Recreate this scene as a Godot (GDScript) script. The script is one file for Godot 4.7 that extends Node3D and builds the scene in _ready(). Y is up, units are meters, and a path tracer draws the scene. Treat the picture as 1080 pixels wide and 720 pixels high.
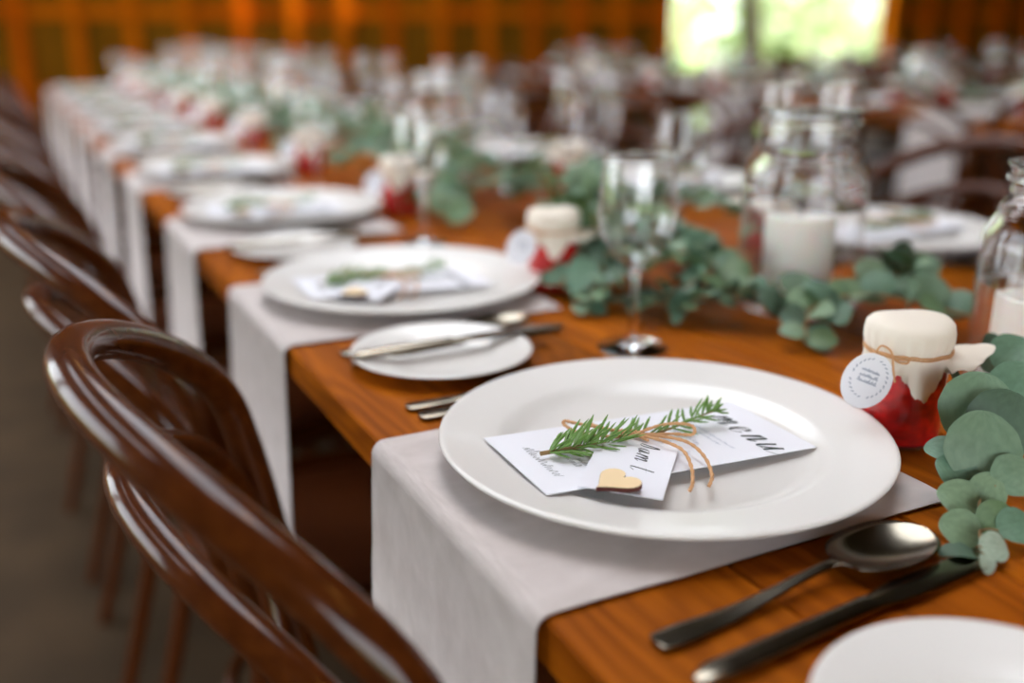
extends Node3D
# A long wedding table in a timber barn: the place settings, the bentwood chairs, the garland, the barn around them.
# The table runs along -z; its chair-lined edge is at x = EDGE, its top at y = TOP. The barn stands turned a little against the table.

const TOP := 0.76
const EDGE := 0.212
const FAR_EDGE := 1.247
const MID := (EDGE + FAR_EDGE) / 2.0
const EYE := Vector3(0, 1.046, 0)
const FOCAL := 1080.0
const PITCH := 17.5
const YAW := 26.7
const BARN_TURN := 10.4      # degrees
const WALL_AT := 9.5
const DOOR_FROM := 4.42
const DOOR_TO := 6.9

var mats := {}
var taken := {}
var rng := RandomNumberGenerator.new()


# ------------------------------------------------------------------ mesh builder
class MB:
	var v := PackedVector3Array()
	var uv := PackedVector2Array()
	var ix := PackedInt32Array()

	func p(at: Vector3, t := Vector2.ZERO) -> int:
		v.append(at)
		uv.append(t)
		return v.size() - 1

	func tri(a: int, b: int, c: int) -> void:      # counter-clockwise seen from outside
		ix.append(a)
		ix.append(c)
		ix.append(b)

	func quad(a: int, b: int, c: int, d: int) -> void:
		tri(a, b, c)
		tri(a, c, d)

	func flat_quad(a: Vector3, b: Vector3, c: Vector3, d: Vector3, ta := Vector2.ZERO, tb := Vector2.ZERO, tc := Vector2.ZERO, td := Vector2.ZERO) -> void:
		quad(p(a, ta), p(b, tb), p(c, tc), p(d, td))

	func flat_tri(a: Vector3, b: Vector3, c: Vector3) -> void:
		tri(p(a, Vector2(a.x, a.z)), p(b, Vector2(b.x, b.z)), p(c, Vector2(c.x, c.z)))

	func rows(r: Array, closed := false, tu := 1.0, tv := 1.0) -> void:   # each row a PackedVector3Array of the same length
		var n: int = r[0].size()
		var first := v.size()
		for j in r.size():
			var row: PackedVector3Array = r[j]
			for k in n:
				p(row[k], Vector2(tu * k / float(n if closed else n - 1), tv * j / float(maxi(1, r.size() - 1))))
		for j in r.size() - 1:
			for k in (n if closed else n - 1):
				var k2 := (k + 1) % n
				quad(first + j * n + k, first + j * n + k2, first + (j + 1) * n + k2, first + (j + 1) * n + k)

	func fan(ring: PackedVector3Array, flip := false) -> void:
		var c := Vector3.ZERO
		for q in ring:
			c += q
		var m := p(c / ring.size())
		var f := v.size()
		for q in ring:
			p(q)
		for k in ring.size():
			var k2 := (k + 1) % ring.size()
			if flip:
				tri(m, f + k2, f + k)
			else:
				tri(m, f + k, f + k2)

	func lathe(profile: Array, seg := 48, around := TAU) -> void:   # (radius, height) upwards on the outside
		var r := []
		for q in profile:
			var row := PackedVector3Array()
			for k in seg:
				var a := around * k / seg
				row.append(Vector3(q.x * cos(a), q.y, -q.x * sin(a)))
			r.append(row)
		rows(r, true)

	func tube(path: Array, radii: Array, sides := 10, closed := false, flat := 1.0, caps := true) -> void:
		var n := path.size()
		var t0: Vector3 = (path[1] - path[0]).normalized()
		if closed:
			t0 = (path[1] - path[n - 1]).normalized()
		var nrm := t0.cross(Vector3.UP)
		if nrm.length() < 0.05:
			nrm = t0.cross(Vector3.RIGHT)
		nrm = nrm.normalized()
		var r := []
		var total := n + 1 if closed else n
		for j in total:
			var i := j % n
			var a: Vector3 = path[(i - 1 + n) % n] if (closed or i > 0) else path[0]
			var b: Vector3 = path[(i + 1) % n] if (closed or i < n - 1) else path[n - 1]
			var t := (b - a).normalized()
			nrm = (nrm - t * nrm.dot(t)).normalized()
			var bi := t.cross(nrm)
			var rad: float = radii[i % radii.size()] if radii.size() > 1 else radii[0]
			var row := PackedVector3Array()
			for k in sides:
				var w := TAU * k / sides
				row.append(path[i] + nrm * cos(w) * rad + bi * sin(w) * rad * flat)
			r.append(row)
		rows(r, true)
		if caps and not closed:
			fan(r[0], true)
			fan(r[n - 1], false)

	func box(lo: Vector3, hi: Vector3, bev := 0.0, toff := Vector2.ZERO) -> void:   # long grain runs along z in its uv
		var b := minf(bev, minf(hi.x - lo.x, minf(hi.y - lo.y, hi.z - lo.z)) * 0.4)
		var prof := PackedVector2Array()
		if b > 0.0:
			prof = PackedVector2Array([Vector2(lo.x + b, lo.y), Vector2(hi.x - b, lo.y), Vector2(hi.x, lo.y + b), Vector2(hi.x, hi.y - b), Vector2(hi.x - b, hi.y), Vector2(lo.x + b, hi.y), Vector2(lo.x, hi.y - b), Vector2(lo.x, lo.y + b)])
		else:
			prof = PackedVector2Array([Vector2(lo.x, lo.y), Vector2(hi.x, lo.y), Vector2(hi.x, hi.y), Vector2(lo.x, hi.y)])
		var mid := Vector2((lo.x + hi.x) / 2, (lo.y + hi.y) / 2)
		var zs := [lo.z, lo.z + b, hi.z - b, hi.z] if b > 0.0 else [lo.z, hi.z]
		var ring := func(zz: float, ins: bool) -> PackedVector3Array:
			var o := PackedVector3Array()
			for q in prof:
				var e: Vector2 = q
				if ins:
					e = Vector2(q.x + signf(mid.x - q.x) * b, q.y + signf(mid.y - q.y) * b)
					e = Vector2(clampf(e.x, lo.x + b, hi.x - b), clampf(e.y, lo.y + b, hi.y - b))
				o.append(Vector3(e.x, e.y, zz))
			return o
		var rr := []
		for j in zs.size():
			rr.append(ring.call(zs[j], b > 0.0 and (j == 0 or j == zs.size() - 1)))
		var n := prof.size()
		for j in rr.size() - 1:
			for k in n:
				var k2 := (k + 1) % n
				var a: Vector3 = rr[j][k]
				var c: Vector3 = rr[j][k2]
				var d: Vector3 = rr[j + 1][k2]
				var e: Vector3 = rr[j + 1][k]
				if absf((c - a).cross(d - a).length()) + absf((d - a).cross(e - a).length()) < 1e-12:
					continue
				flat_quad(a, c, d, e, toff + Vector2(a.x + a.y, a.z), toff + Vector2(c.x + c.y, c.z), toff + Vector2(d.x + d.y, d.z), toff + Vector2(e.x + e.y, e.z))
		for side in 2:
			var q: PackedVector3Array = rr[0] if side == 0 else rr[rr.size() - 1]
			var x0 := INF
			var x1 := -INF
			var y0 := INF
			var y1 := -INF
			for w in q:
				x0 = minf(x0, w.x)
				x1 = maxf(x1, w.x)
				y0 = minf(y0, w.y)
				y1 = maxf(y1, w.y)
			var z: float = q[0].z
			if side == 0:
				flat_quad(Vector3(x0, y0, z), Vector3(x0, y1, z), Vector3(x1, y1, z), Vector3(x1, y0, z), toff + Vector2(x0, y0), toff + Vector2(x0, y1), toff + Vector2(x1, y1), toff + Vector2(x1, y0))
			else:
				flat_quad(Vector3(x0, y0, z), Vector3(x1, y0, z), Vector3(x1, y1, z), Vector3(x0, y1, z), toff + Vector2(x0, y0), toff + Vector2(x1, y0), toff + Vector2(x1, y1), toff + Vector2(x0, y1))

	func slab(outline: PackedVector2Array, y0: float, y1: float, map := Transform3D.IDENTITY) -> void:   # a polygon in x, z given thickness in y
		var idx := Geometry2D.triangulate_polygon(outline)
		for k in range(0, idx.size(), 3):
			var a: Vector2 = outline[idx[k]]
			var b: Vector2 = outline[idx[k + 1]]
			var c: Vector2 = outline[idx[k + 2]]
			if (b - a).cross(c - a) > 0:
				var s := b
				b = c
				c = s
			flat_tri(map * Vector3(a.x, y1, a.y), map * Vector3(b.x, y1, b.y), map * Vector3(c.x, y1, c.y))
			flat_tri(map * Vector3(a.x, y0, a.y), map * Vector3(c.x, y0, c.y), map * Vector3(b.x, y0, b.y))
		var area := 0.0
		for k in outline.size():
			area += outline[k].cross(outline[(k + 1) % outline.size()])
		for k in outline.size():
			var a: Vector2 = outline[k]
			var b: Vector2 = outline[(k + 1) % outline.size()]
			if area > 0:
				var s := a
				a = b
				b = s
			flat_quad(map * Vector3(a.x, y0, a.y), map * Vector3(b.x, y0, b.y), map * Vector3(b.x, y1, b.y), map * Vector3(a.x, y1, a.y))

	func moved(t: Transform3D, from := 0) -> void:
		for k in range(from, v.size()):
			v[k] = t * v[k]

	func add(o: MB, t := Transform3D.IDENTITY) -> void:
		var f := v.size()
		for k in o.v.size():
			v.append(t * o.v[k])
		uv.append_array(o.uv)
		for k in o.ix.size():
			ix.append(o.ix[k] + f)

	func done() -> ArrayMesh:
		var n := PackedVector3Array()
		n.resize(v.size())
		for k in range(0, ix.size(), 3):
			var a := v[ix[k]]
			var c := v[ix[k + 1]]
			var b := v[ix[k + 2]]
			var f := (b - a).cross(c - a)
			n[ix[k]] += f
			n[ix[k + 1]] += f
			n[ix[k + 2]] += f
		for k in n.size():
			n[k] = n[k].normalized() if n[k].length_squared() > 1e-24 else Vector3.UP
		var arr := []
		arr.resize(Mesh.ARRAY_MAX)
		arr[Mesh.ARRAY_VERTEX] = v
		arr[Mesh.ARRAY_NORMAL] = n
		arr[Mesh.ARRAY_TEX_UV] = uv
		arr[Mesh.ARRAY_INDEX] = ix
		var m := ArrayMesh.new()
		m.add_surface_from_arrays(Mesh.PRIMITIVE_TRIANGLES, arr)
		return m


func smooth_path(pts: Array, steps: int, closed := false) -> Array:   # Catmull-Rom through 3D points
	var out := []
	var n := pts.size()
	var spans := n if closed else n - 1
	for i in spans:
		var a = pts[(i - 1 + n) % n] if closed else pts[maxi(i - 1, 0)]
		var b = pts[i]
		var c = pts[(i + 1) % n]
		var d = pts[(i + 2) % n] if closed else pts[mini(i + 2, n - 1)]
		for s in steps:
			var t := s / float(steps)
			out.append(0.5 * ((2.0 * b) + (c - a) * t + (2.0 * a - 5.0 * b + 4.0 * c - d) * t * t + (3.0 * b - 3.0 * c + d - a) * t * t * t))
	if not closed:
		out.append(pts[n - 1])
	return out


# ------------------------------------------------------------------ naming
func numbered(called: String) -> String:
	if not taken.has(called):
		taken[called] = 0
		return called
	taken[called] += 1
	return "%s_%03d" % [called, taken[called]]


func tag(o: Node, label: String, category: String, group := "", kind := "") -> void:
	if label:
		o.set_meta("label", label)
	if category:
		o.set_meta("category", category)
	if group:
		o.set_meta("group", group)
	if kind:
		o.set_meta("kind", kind)


func thing(called: String, label: String, category: String, at := Transform3D.IDENTITY, group := "") -> Node3D:
	var o := Node3D.new()
	o.name = numbered(called)
	add_child(o)
	o.transform = at
	tag(o, label, category, group)
	return o


func solo(called: String, m: Mesh, mat: Material, label: String, category: String, at := Transform3D.IDENTITY, group := "") -> MeshInstance3D:
	var o := MeshInstance3D.new()
	o.name = numbered(called)
	o.mesh = m
	o.material_override = mat
	add_child(o)
	o.transform = at
	tag(o, label, category, group)
	return o


func part(parent: Node, called: String, m: Mesh, mat: Material, at := Transform3D.IDENTITY, label := "") -> MeshInstance3D:
	var o := MeshInstance3D.new()
	o.name = called
	o.mesh = m
	o.material_override = mat
	parent.add_child(o, true)
	o.transform = at
	if label:
		o.set_meta("label", label)
	return o


func struct(called: String, m: Mesh, mat: Material, at := Transform3D.IDENTITY, label := "", category := "") -> MeshInstance3D:
	var o := solo(called, m, mat, label, category, at)
	o.set_meta("kind", "structure")
	return o


func copy(o: Node3D, at: Transform3D, label: String, group := "") -> Node3D:
	var stem: String = o.name
	if stem.length() > 4 and stem.substr(stem.length() - 3).is_valid_int():
		stem = stem.substr(0, stem.length() - 4)
	var c: Node3D = o.duplicate()
	c.name = numbered(stem)
	add_child(c)
	c.transform = at
	c.set_meta("label", label)
	if group:
		c.set_meta("group", group)
	elif c.has_meta("group"):
		c.remove_meta("group")
	return c


func at_px(u: float, w: float, depth: float) -> Vector3:   # the point that far along the lens axis behind pixel (u, w) of the 1080 x 720 photograph
	var b := Basis.from_euler(Vector3(deg_to_rad(-PITCH), deg_to_rad(-YAW), 0))
	return EYE + b * (Vector3((u - 540.0) / FOCAL, -(w - 360.0) / FOCAL, -1.0) * depth)


func shift(x: float, y: float, z: float, turn := 0.0) -> Transform3D:
	return Transform3D(Basis(Vector3.UP, turn), Vector3(x, y, z))


# ------------------------------------------------------------------ materials
func std(key: String, c: Color, rough := 0.6, metal := 0.0) -> StandardMaterial3D:
	var m := StandardMaterial3D.new()
	m.resource_name = key
	m.albedo_color = c
	m.roughness = rough
	m.metallic = metal
	mats[key] = m
	return m


func wood_image(seed_: int, light: Color, dark: Color, w := 512, h := 1024, rings := 55.0) -> ImageTexture:
	var n := FastNoiseLite.new()
	n.seed = seed_
	n.noise_type = FastNoiseLite.TYPE_SIMPLEX_SMOOTH
	n.frequency = 1.0
	n.fractal_octaves = 3
	var im := Image.create(w, h, false, Image.FORMAT_RGB8)
	for y in h:
		var fy := y / float(h)
		for x in w:
			var fx := x / float(w)
			var warp := n.get_noise_2d(fx * 5.0, fy * 3.0 + 7.0)
			var ring := 0.5 + 0.5 * sin((fx + 0.09 * warp) * rings * TAU * 0.5)
			var fine := n.get_noise_2d(fx * 170.0, fy * 9.0) * 0.5 + 0.5
			var blotch := n.get_noise_2d(fx * 4.0 + 31.0, fy * 5.0) * 0.5 + 0.5
			var t := clampf(0.30 * ring + 0.34 * fine + 0.5 * blotch - 0.05, 0.0, 1.0)
			im.set_pixel(x, y, dark.lerp(light, t))
	return ImageTexture.create_from_image(im)


func weave_image(size: int, cells: int, contrast: float) -> Image:
	var n := FastNoiseLite.new()
	n.seed = 5
	n.frequency = 1.0
	var im := Image.create(size, size, false, Image.FORMAT_RGB8)
	for y in size:
		for x in size:
			var a := sin(TAU * x * cells / size)
			var b := sin(TAU * y * cells / size)
			var cell := int(floor(float(x) * cells * 2 / size)) + int(floor(float(y) * cells * 2 / size))
			var g := 0.5 + contrast * ((absf(a) if cell % 2 == 0 else absf(b)) - 0.5) + 0.16 * n.get_noise_2d(x * 0.11, y * 0.11)
			im.set_pixel(x, y, Color(g, g, g))
	return im


func noise_texture(seed_: int, freq: float, a: Color, b: Color, size := 256, octaves := 4) -> ImageTexture:
	var n := FastNoiseLite.new()
	n.seed = seed_
	n.frequency = freq
	n.fractal_octaves = octaves
	var g := n.get_seamless_image(size, size)
	var im := Image.create(size, size, false, Image.FORMAT_RGB8)
	for y in size:
		for x in size:
			im.set_pixel(x, y, a.lerp(b, g.get_pixel(x, y).r))
	return ImageTexture.create_from_image(im)


func make_materials() -> void:
	var table_wood := wood_image(11, Color(0.76, 0.45, 0.085), Color(0.44, 0.225, 0.02))
	for k in 6:
		var m := std("table_wood_%d" % k, [Color(1, 1, 1), Color(0.86, 0.82, 0.76), Color(1.0, 0.93, 0.80), Color(0.78, 0.70, 0.62), Color(0.95, 0.86, 0.78), Color(0.9, 0.9, 0.82)][k], 0.5)
		m.metallic_specular = 0.14
		m.albedo_texture = table_wood
		m.uv1_scale = Vector3(1.6, 0.55, 1)
	var c := std("chair_wood", Color(0.33, 0.158, 0.045), 0.5)
	c.metallic_specular = 0.1
	c.clearcoat_enabled = true
	c.clearcoat = 0.7
	c.clearcoat_roughness = 0.15
	c.albedo_texture = noise_texture(21, 0.02, Color(0.78, 0.74, 0.7), Color(1, 1, 1), 256, 3)
	c.uv1_scale = Vector3(1, 9, 1)
	var cs := std("chair_seat_wood", Color(0.42, 0.21, 0.085), 0.4)
	cs.clearcoat_enabled = true
	cs.clearcoat = 0.6
	cs.clearcoat_roughness = 0.2
	var porcelain := std("porcelain", Color(0.90, 0.885, 0.865), 0.32)
	porcelain.clearcoat_enabled = true
	porcelain.clearcoat = 0.25
	porcelain.clearcoat_roughness = 0.06
	var wv := weave_image(512, 64, 0.5)
	var linen := std("linen", Color(0.83, 0.79, 0.775), 0.9)
	linen.albedo_texture = noise_texture(31, 0.012, Color(0.93, 0.925, 0.92), Color(1, 1, 1), 256, 4)
	linen.uv1_scale = Vector3(4.9, 5.6, 1)
	linen.heightmap_enabled = true
	linen.heightmap_texture = ImageTexture.create_from_image(wv)
	linen.heightmap_scale = 0.004
	linen.rim_enabled = true
	linen.rim = 0.2
	var calico := std("calico", Color(0.93, 0.89, 0.83), 0.92)
	calico.heightmap_enabled = true
	calico.heightmap_texture = ImageTexture.create_from_image(wv)
	calico.heightmap_scale = 0.002
	calico.uv1_scale = Vector3(4, 2, 1)
	calico.backlight_enabled = true
	calico.backlight = Color(0.25, 0.23, 0.2)
	var steel := std("steel", Color(0.55, 0.51, 0.45), 0.2, 1.0)
	steel.roughness_texture = noise_texture(41, 0.05, Color(0.75, 0.75, 0.75), Color(1, 1, 1))
	var glass := std("glass", Color(1, 1, 1, 0.0), 0.0)
	glass.transparency = BaseMaterial3D.TRANSPARENCY_ALPHA
	glass.refraction_enabled = true
	glass.refraction_scale = 0.05
	var pane := std("pane", Color(1, 1, 1, 0.01), 0.0)
	pane.transparency = BaseMaterial3D.TRANSPARENCY_ALPHA
	var jam := std("jam", Color(1, 1, 1), 0.3)
	jam.metallic_specular = 0.2
	jam.albedo_texture = noise_texture(51, 0.025, Color(0.58, 0.0, 0.01), Color(0.95, 0.10, 0.07), 256, 3)
	jam.uv1_triplanar = true
	jam.uv1_scale = Vector3(14, 14, 14)
	jam.subsurf_scatter_enabled = true
	jam.subsurf_scatter_strength = 0.25
	std("paper", Color(0.93, 0.93, 0.955), 0.75)
	std("ink", Color(0.05, 0.09, 0.085), 0.5)
	std("ink_green", Color(0.03, 0.13, 0.12), 0.5)
	std("ink_pale", Color(0.60, 0.63, 0.70), 0.7)
	std("twine", Color(0.82, 0.63, 0.45), 0.9)
	std("ply", Color(0.93, 0.82, 0.64), 0.7)
	std("ply_edge", Color(0.30, 0.11, 0.065), 0.75)
	var wax := std("wax", Color(0.96, 0.95, 0.915), 0.5)
	wax.subsurf_scatter_enabled = true
	wax.subsurf_scatter_strength = 0.3
	std("wick", Color(0.12, 0.10, 0.08), 0.9)
	var leaf_tex := noise_texture(61, 0.02, Color(0.84, 0.86, 0.84), Color(1, 1, 1), 256, 4)
	var lc := [Color(0.46, 0.57, 0.46), Color(0.40, 0.53, 0.43), Color(0.50, 0.60, 0.47), Color(0.33, 0.43, 0.35), Color(0.43, 0.54, 0.38)]
	for k in 5:
		var m := std("eucalyptus_%d" % k, lc[k], 0.55)
		m.albedo_texture = leaf_tex
		m.backlight_enabled = true
		m.backlight = Color(lc[k].r * 0.45, lc[k].g * 0.5, lc[k].b * 0.35)
	var pale_leaf := std("eucalyptus_pale", Color(0.66, 0.72, 0.64), 0.6)
	pale_leaf.albedo_texture = leaf_tex
	std("fern", Color(0.27, 0.38, 0.16), 0.6)
	std("stem", Color(0.55, 0.44, 0.28), 0.7)
	std("red_stem", Color(0.42, 0.14, 0.16), 0.7)
	var ros := std("rosemary", Color(0.40, 0.55, 0.24), 0.45)
	ros.backlight_enabled = true
	ros.backlight = Color(0.14, 0.22, 0.07)
	std("rosemary_back", Color(0.56, 0.68, 0.42), 0.6)
	var conc := std("concrete", Color(1, 1, 1), 0.75)
	conc.metallic_specular = 0.25
	conc.albedo_texture = noise_texture(71, 0.012, Color(0.235, 0.18, 0.12), Color(0.31, 0.24, 0.165), 512, 5)
	conc.uv1_triplanar = true
	conc.uv1_scale = Vector3(0.6, 0.6, 0.6)
	var barn_wood := wood_image(81, Color(0.88, 0.46, 0.03), Color(0.66, 0.31, 0.012), 256, 512, 22.0)
	for k in 3:
		var m := std("stud_%d" % k, [Color(1, 1, 1), Color(0.9, 0.85, 0.78), Color(1.0, 0.92, 0.85)][k], 0.7)
		m.metallic_specular = 0.1
		m.albedo_texture = barn_wood
		m.uv1_scale = Vector3(1.5, 0.4, 1)
	var board := wood_image(91, Color(0.58, 0.39, 0.085), Color(0.40, 0.25, 0.045), 256, 512, 18.0)  # olive brown, kept darker than the studs: part of the recess shade
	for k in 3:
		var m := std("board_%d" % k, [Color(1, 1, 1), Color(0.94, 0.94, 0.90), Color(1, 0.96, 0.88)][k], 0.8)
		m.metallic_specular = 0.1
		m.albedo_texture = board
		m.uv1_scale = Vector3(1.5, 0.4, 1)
	std("ceiling", Color(0.27, 0.21, 0.15), 0.85)
	var grass := std("grass", Color(1, 1, 1), 0.9)
	grass.albedo_texture = noise_texture(101, 0.03, Color(0.32, 0.42, 0.16), Color(0.52, 0.60, 0.28))
	grass.uv1_triplanar = true
	grass.uv1_scale = Vector3(0.4, 0.4, 0.4)
	std("crown_0", Color(0.74, 0.80, 0.62), 0.8)
	std("crown_1", Color(0.68, 0.76, 0.56), 0.8)
	std("crown_2", Color(0.86, 0.89, 0.76), 0.8)
	std("bark", Color(0.27, 0.22, 0.18), 0.9)
	std("brass", Color(0.72, 0.55, 0.28), 0.3, 1.0)
	std("cable", Color(0.06, 0.06, 0.06), 0.6)
	var bulb := std("bulb", Color(1, 0.8, 0.45), 0.3)
	bulb.emission_enabled = true
	bulb.emission = Color(1.0, 0.66, 0.25)
	bulb.emission_energy_multiplier = 6.0


# ------------------------------------------------------------------ shapes of the place setting
func plate_mesh(radius: float, height: float, well: float, foot: float) -> ArrayMesh:
	var w := well
	var pr := [Vector2(0.0001, 0.10), Vector2(foot - 0.006, 0.10), Vector2(foot - 0.004, 0.0), Vector2(foot, 0.0), Vector2(foot + 0.003, 0.12), Vector2(w + 0.004, 0.40),
		Vector2(lerpf(w, radius, 0.5), 0.62), Vector2(radius - 0.004, 0.79), Vector2(radius - 0.0012, 0.84), Vector2(radius, 0.92), Vector2(radius - 0.0008, 0.985), Vector2(radius - 0.0028, 1.0), Vector2(radius - 0.0055, 0.975),
		Vector2(lerpf(w, radius, 0.55), 0.83), Vector2(w + 0.006, 0.70), Vector2(w + 0.001, 0.64), Vector2(w - 0.004, 0.50), Vector2(w - 0.009, 0.37), Vector2(w - 0.016, 0.31), Vector2(w - 0.03, 0.29), Vector2(w * 0.3, 0.285), Vector2(0.0001, 0.285)]
	var q := []
	for a in pr:
		q.append(Vector2(a.x, a.y * height))
	var b := MB.new()
	b.lathe(q, 96)
	return b.done()


func napkin_mesh(seed_: int, hang := 0.262) -> ArrayMesh:
	var n := FastNoiseLite.new()
	n.seed = seed_
	n.frequency = 5.0
	var st := []      # [mid point (x, y), normal (x, y), hang share]
	for k in 12:
		st.append([Vector2(lerpf(0.142, -0.143, k / 11.0), 0.0021), Vector2(0, 1), 0.0])
	for k in range(1, 9):
		var a := PI / 2 + PI / 2 * k / 8.0
		st.append([Vector2(-0.1455, -0.0075) + Vector2(cos(a), sin(a)) * 0.0096, Vector2(cos(a), sin(a)), 0.0])
	for k in range(1, 13):
		var s := k / 12.0
		st.append([Vector2(-0.1551 - 0.006 * s, -0.0075 - hang * s), Vector2(-1, 0.02), s])
	var r := []
	var m := 14
	for q in st:
		var at: Vector2 = q[0]
		var nr: Vector2 = q[1]
		var s: float = q[2]
		var half := 0.1255 + 0.004 * s + 0.0018 * n.get_noise_1d(at.x * 3 + at.y * 7)
		var th := 0.0017
		var row := PackedVector3Array()
		for side in 2:
			for k in m:
				var f := k / float(m - 1)
				var z := lerpf(half, -half, f) if side == 0 else lerpf(-half, half, f)
				var edge := minf(f, 1.0 - f)
				var off := th * (1.0 if side == 0 else -1.0) * clampf(0.35 + edge * 9.0, 0.0, 1.0)
				var wave := s * (0.0045 * sin(z * 38.0 + seed_) + 0.002 * sin(z * 90.0 + seed_ * 2.0)) + s * 0.002
				wave -= 0.0004 * n.get_noise_2d(at.x * 2.0, z * 2.0) * (1.0 if s == 0.0 else 0.0)
				if s > 0.0:
					wave = maxf(wave, -0.0015)
				row.append(Vector3(at.x + nr.x * (off + maxf(wave, 0.0)), at.y + nr.y * (off + maxf(wave, 0.0) * 0.2), z - 0.011 + 0.003 * s * sin(seed_ * 1.7)))
		r.append(row)
	var b := MB.new()
	b.rows(r, true)
	b.fan(r[0], true)
	b.fan(r[r.size() - 1], false)
	return b.done()


func flatware(stations: Array, m := 9) -> MB:   # each: x, half width, height of the middle, dish, thickness, (z)
	var r := []
	for s in stations:
		var row := PackedVector3Array()
		var zc: float = s[5] if s.size() > 5 else 0.0
		for k in m:
			var f := lerpf(1.0, -1.0, k / float(m - 1))
			row.append(Vector3(s[0], s[2] - s[3] * (1.0 - f * f) + s[4] * 0.5 * sqrt(maxf(0.02, 1.0 - f * f)), f * s[1] + zc))
		for k in range(m - 2, 0, -1):
			var f := lerpf(1.0, -1.0, k / float(m - 1))
			row.append(Vector3(s[0], s[2] - s[3] * (1.0 - f * f) - s[4] * 0.5 * sqrt(maxf(0.02, 1.0 - f * f)), f * s[1] + zc))
		row.reverse()
		r.append(row)
	var b := MB.new()
	b.rows(r, true)
	b.fan(r[0], true)
	b.fan(r[r.size() - 1], false)
	return b


func handle_stations(length: float) -> Array:
	var out := []
	for k in 14:
		var t := k / 13.0
		var w := lerpf(0.0088, 0.0034, smoothstep(0.0, 0.85, t))
		if k == 0:
			w = 0.0035
		elif k == 1:
			w = 0.0076
		var x := length * (t if k != 1 else 0.018)
		out.append([x, w, 0.0026 + 0.0078 * smoothstep(0.3, 1.0, t) - 0.0003 * sin(t * PI), 0.0004, 0.0036])
	return out


func spoon_mesh() -> ArrayMesh:
	var s := handle_stations(0.124)
	for k in range(1, 27):
		var t := sin(k / 26.0 * PI / 2)
		var w := 0.0240 * pow(maxf(0.0, 1.0 - pow(absf(t - 0.54) / (0.54 if t < 0.54 else 0.4605), 2.3)), 0.5) if t > 0.04 else 0.006
		w = maxf(w, 0.0042 if t < 0.5 else 0.0015)
		s.append([0.124 + 0.074 * t, w, 0.0098 + 0.0004 * t, 0.0086 * pow(sin(PI * clampf(t, 0.0, 1.0)), 0.8), 0.0016])
	return flatware(s, 13).done()


func fork_mesh() -> ArrayMesh:
	var s := handle_stations(0.125)
	for k in range(1, 7):
		var t := k / 6.0
		s.append([0.125 + 0.026 * t, lerpf(0.0036, 0.0125, smoothstep(0.0, 0.8, t)), 0.0108 - 0.0038 * t, 0.002 * t, 0.0022])
	var b := flatware(s, 9)
	for k in 4:
		var z := lerpf(-0.0102, 0.0102, k / 3.0)
		b.tube([Vector3(0.15, 0.0055, z), Vector3(0.165, 0.0045, z), Vector3(0.185, 0.0085, z * 0.97), Vector3(0.196, 0.0125, z * 0.95)], [0.0016, 0.0016, 0.0013, 0.0005], 6)
	return b.done()


func knife_meshes(length: float, grip: float) -> Array:
	var h := []
	for k in 12:
		var t := k / 11.0
		h.append([grip * t, 0.0032 if k == 0 else lerpf(0.0085, 0.0068, t), 0.0036, 0.0, 0.0068 if k else 0.003])
	var s := []
	for k in 16:
		var t := k / 15.0
		var w := 0.0062 + 0.0036 * smoothstep(0.0, 0.25, t)
		if t > 0.8:
			w *= sqrt(maxf(0.03, 1.0 - pow((t - 0.8) / 0.2, 2.0)))
		s.append([grip - 0.001 + (length - grip) * t, w, 0.0036, 0.0, lerpf(0.0034, 0.0018, t), 0.0018 * t])
	return [flatware(h, 9).done(), flatware(s, 9).done()]


func ribbon(b: MB, pts: Array, width: float, y: float, map: Transform3D, swell := true) -> void:   # a pen stroke on paper
	var sm := smooth_path(pts, 6)
	var left := PackedVector3Array()
	var right := PackedVector3Array()
	for k in sm.size():
		var a: Vector2 = sm[maxi(k - 1, 0)]
		var c: Vector2 = sm[mini(k + 1, sm.size() - 1)]
		var d := (c - a).normalized()
		var w := width
		if swell:      # thick where the pen comes down, thin where it goes up
			w = width * (0.10 + 0.95 * pow(absf(d.y), 3.0))
		var o := Vector2(-d.y, d.x) * w * 0.5
		left.append(map * Vector3(sm[k].x + o.x, y, -(sm[k].y + o.y)))
		right.append(map * Vector3(sm[k].x - o.x, y, -(sm[k].y - o.y)))
	b.rows([right, left])


func zigzag_writing(length: float, height: float, seed_: int) -> Array:   # an unreadable line of handwriting
	var r := RandomNumberGenerator.new()
	r.seed = seed_
	var out := []
	var x := 0.0
	while x < length:
		var up := height * r.randf_range(0.35, 1.0) * (1.6 if r.randf() < 0.22 else 1.0)
		out.append(Vector2(x, 0))
		out.append(Vector2(x + height * 0.35, up))
		x += height * r.randf_range(0.38, 0.62)
	return out


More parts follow.
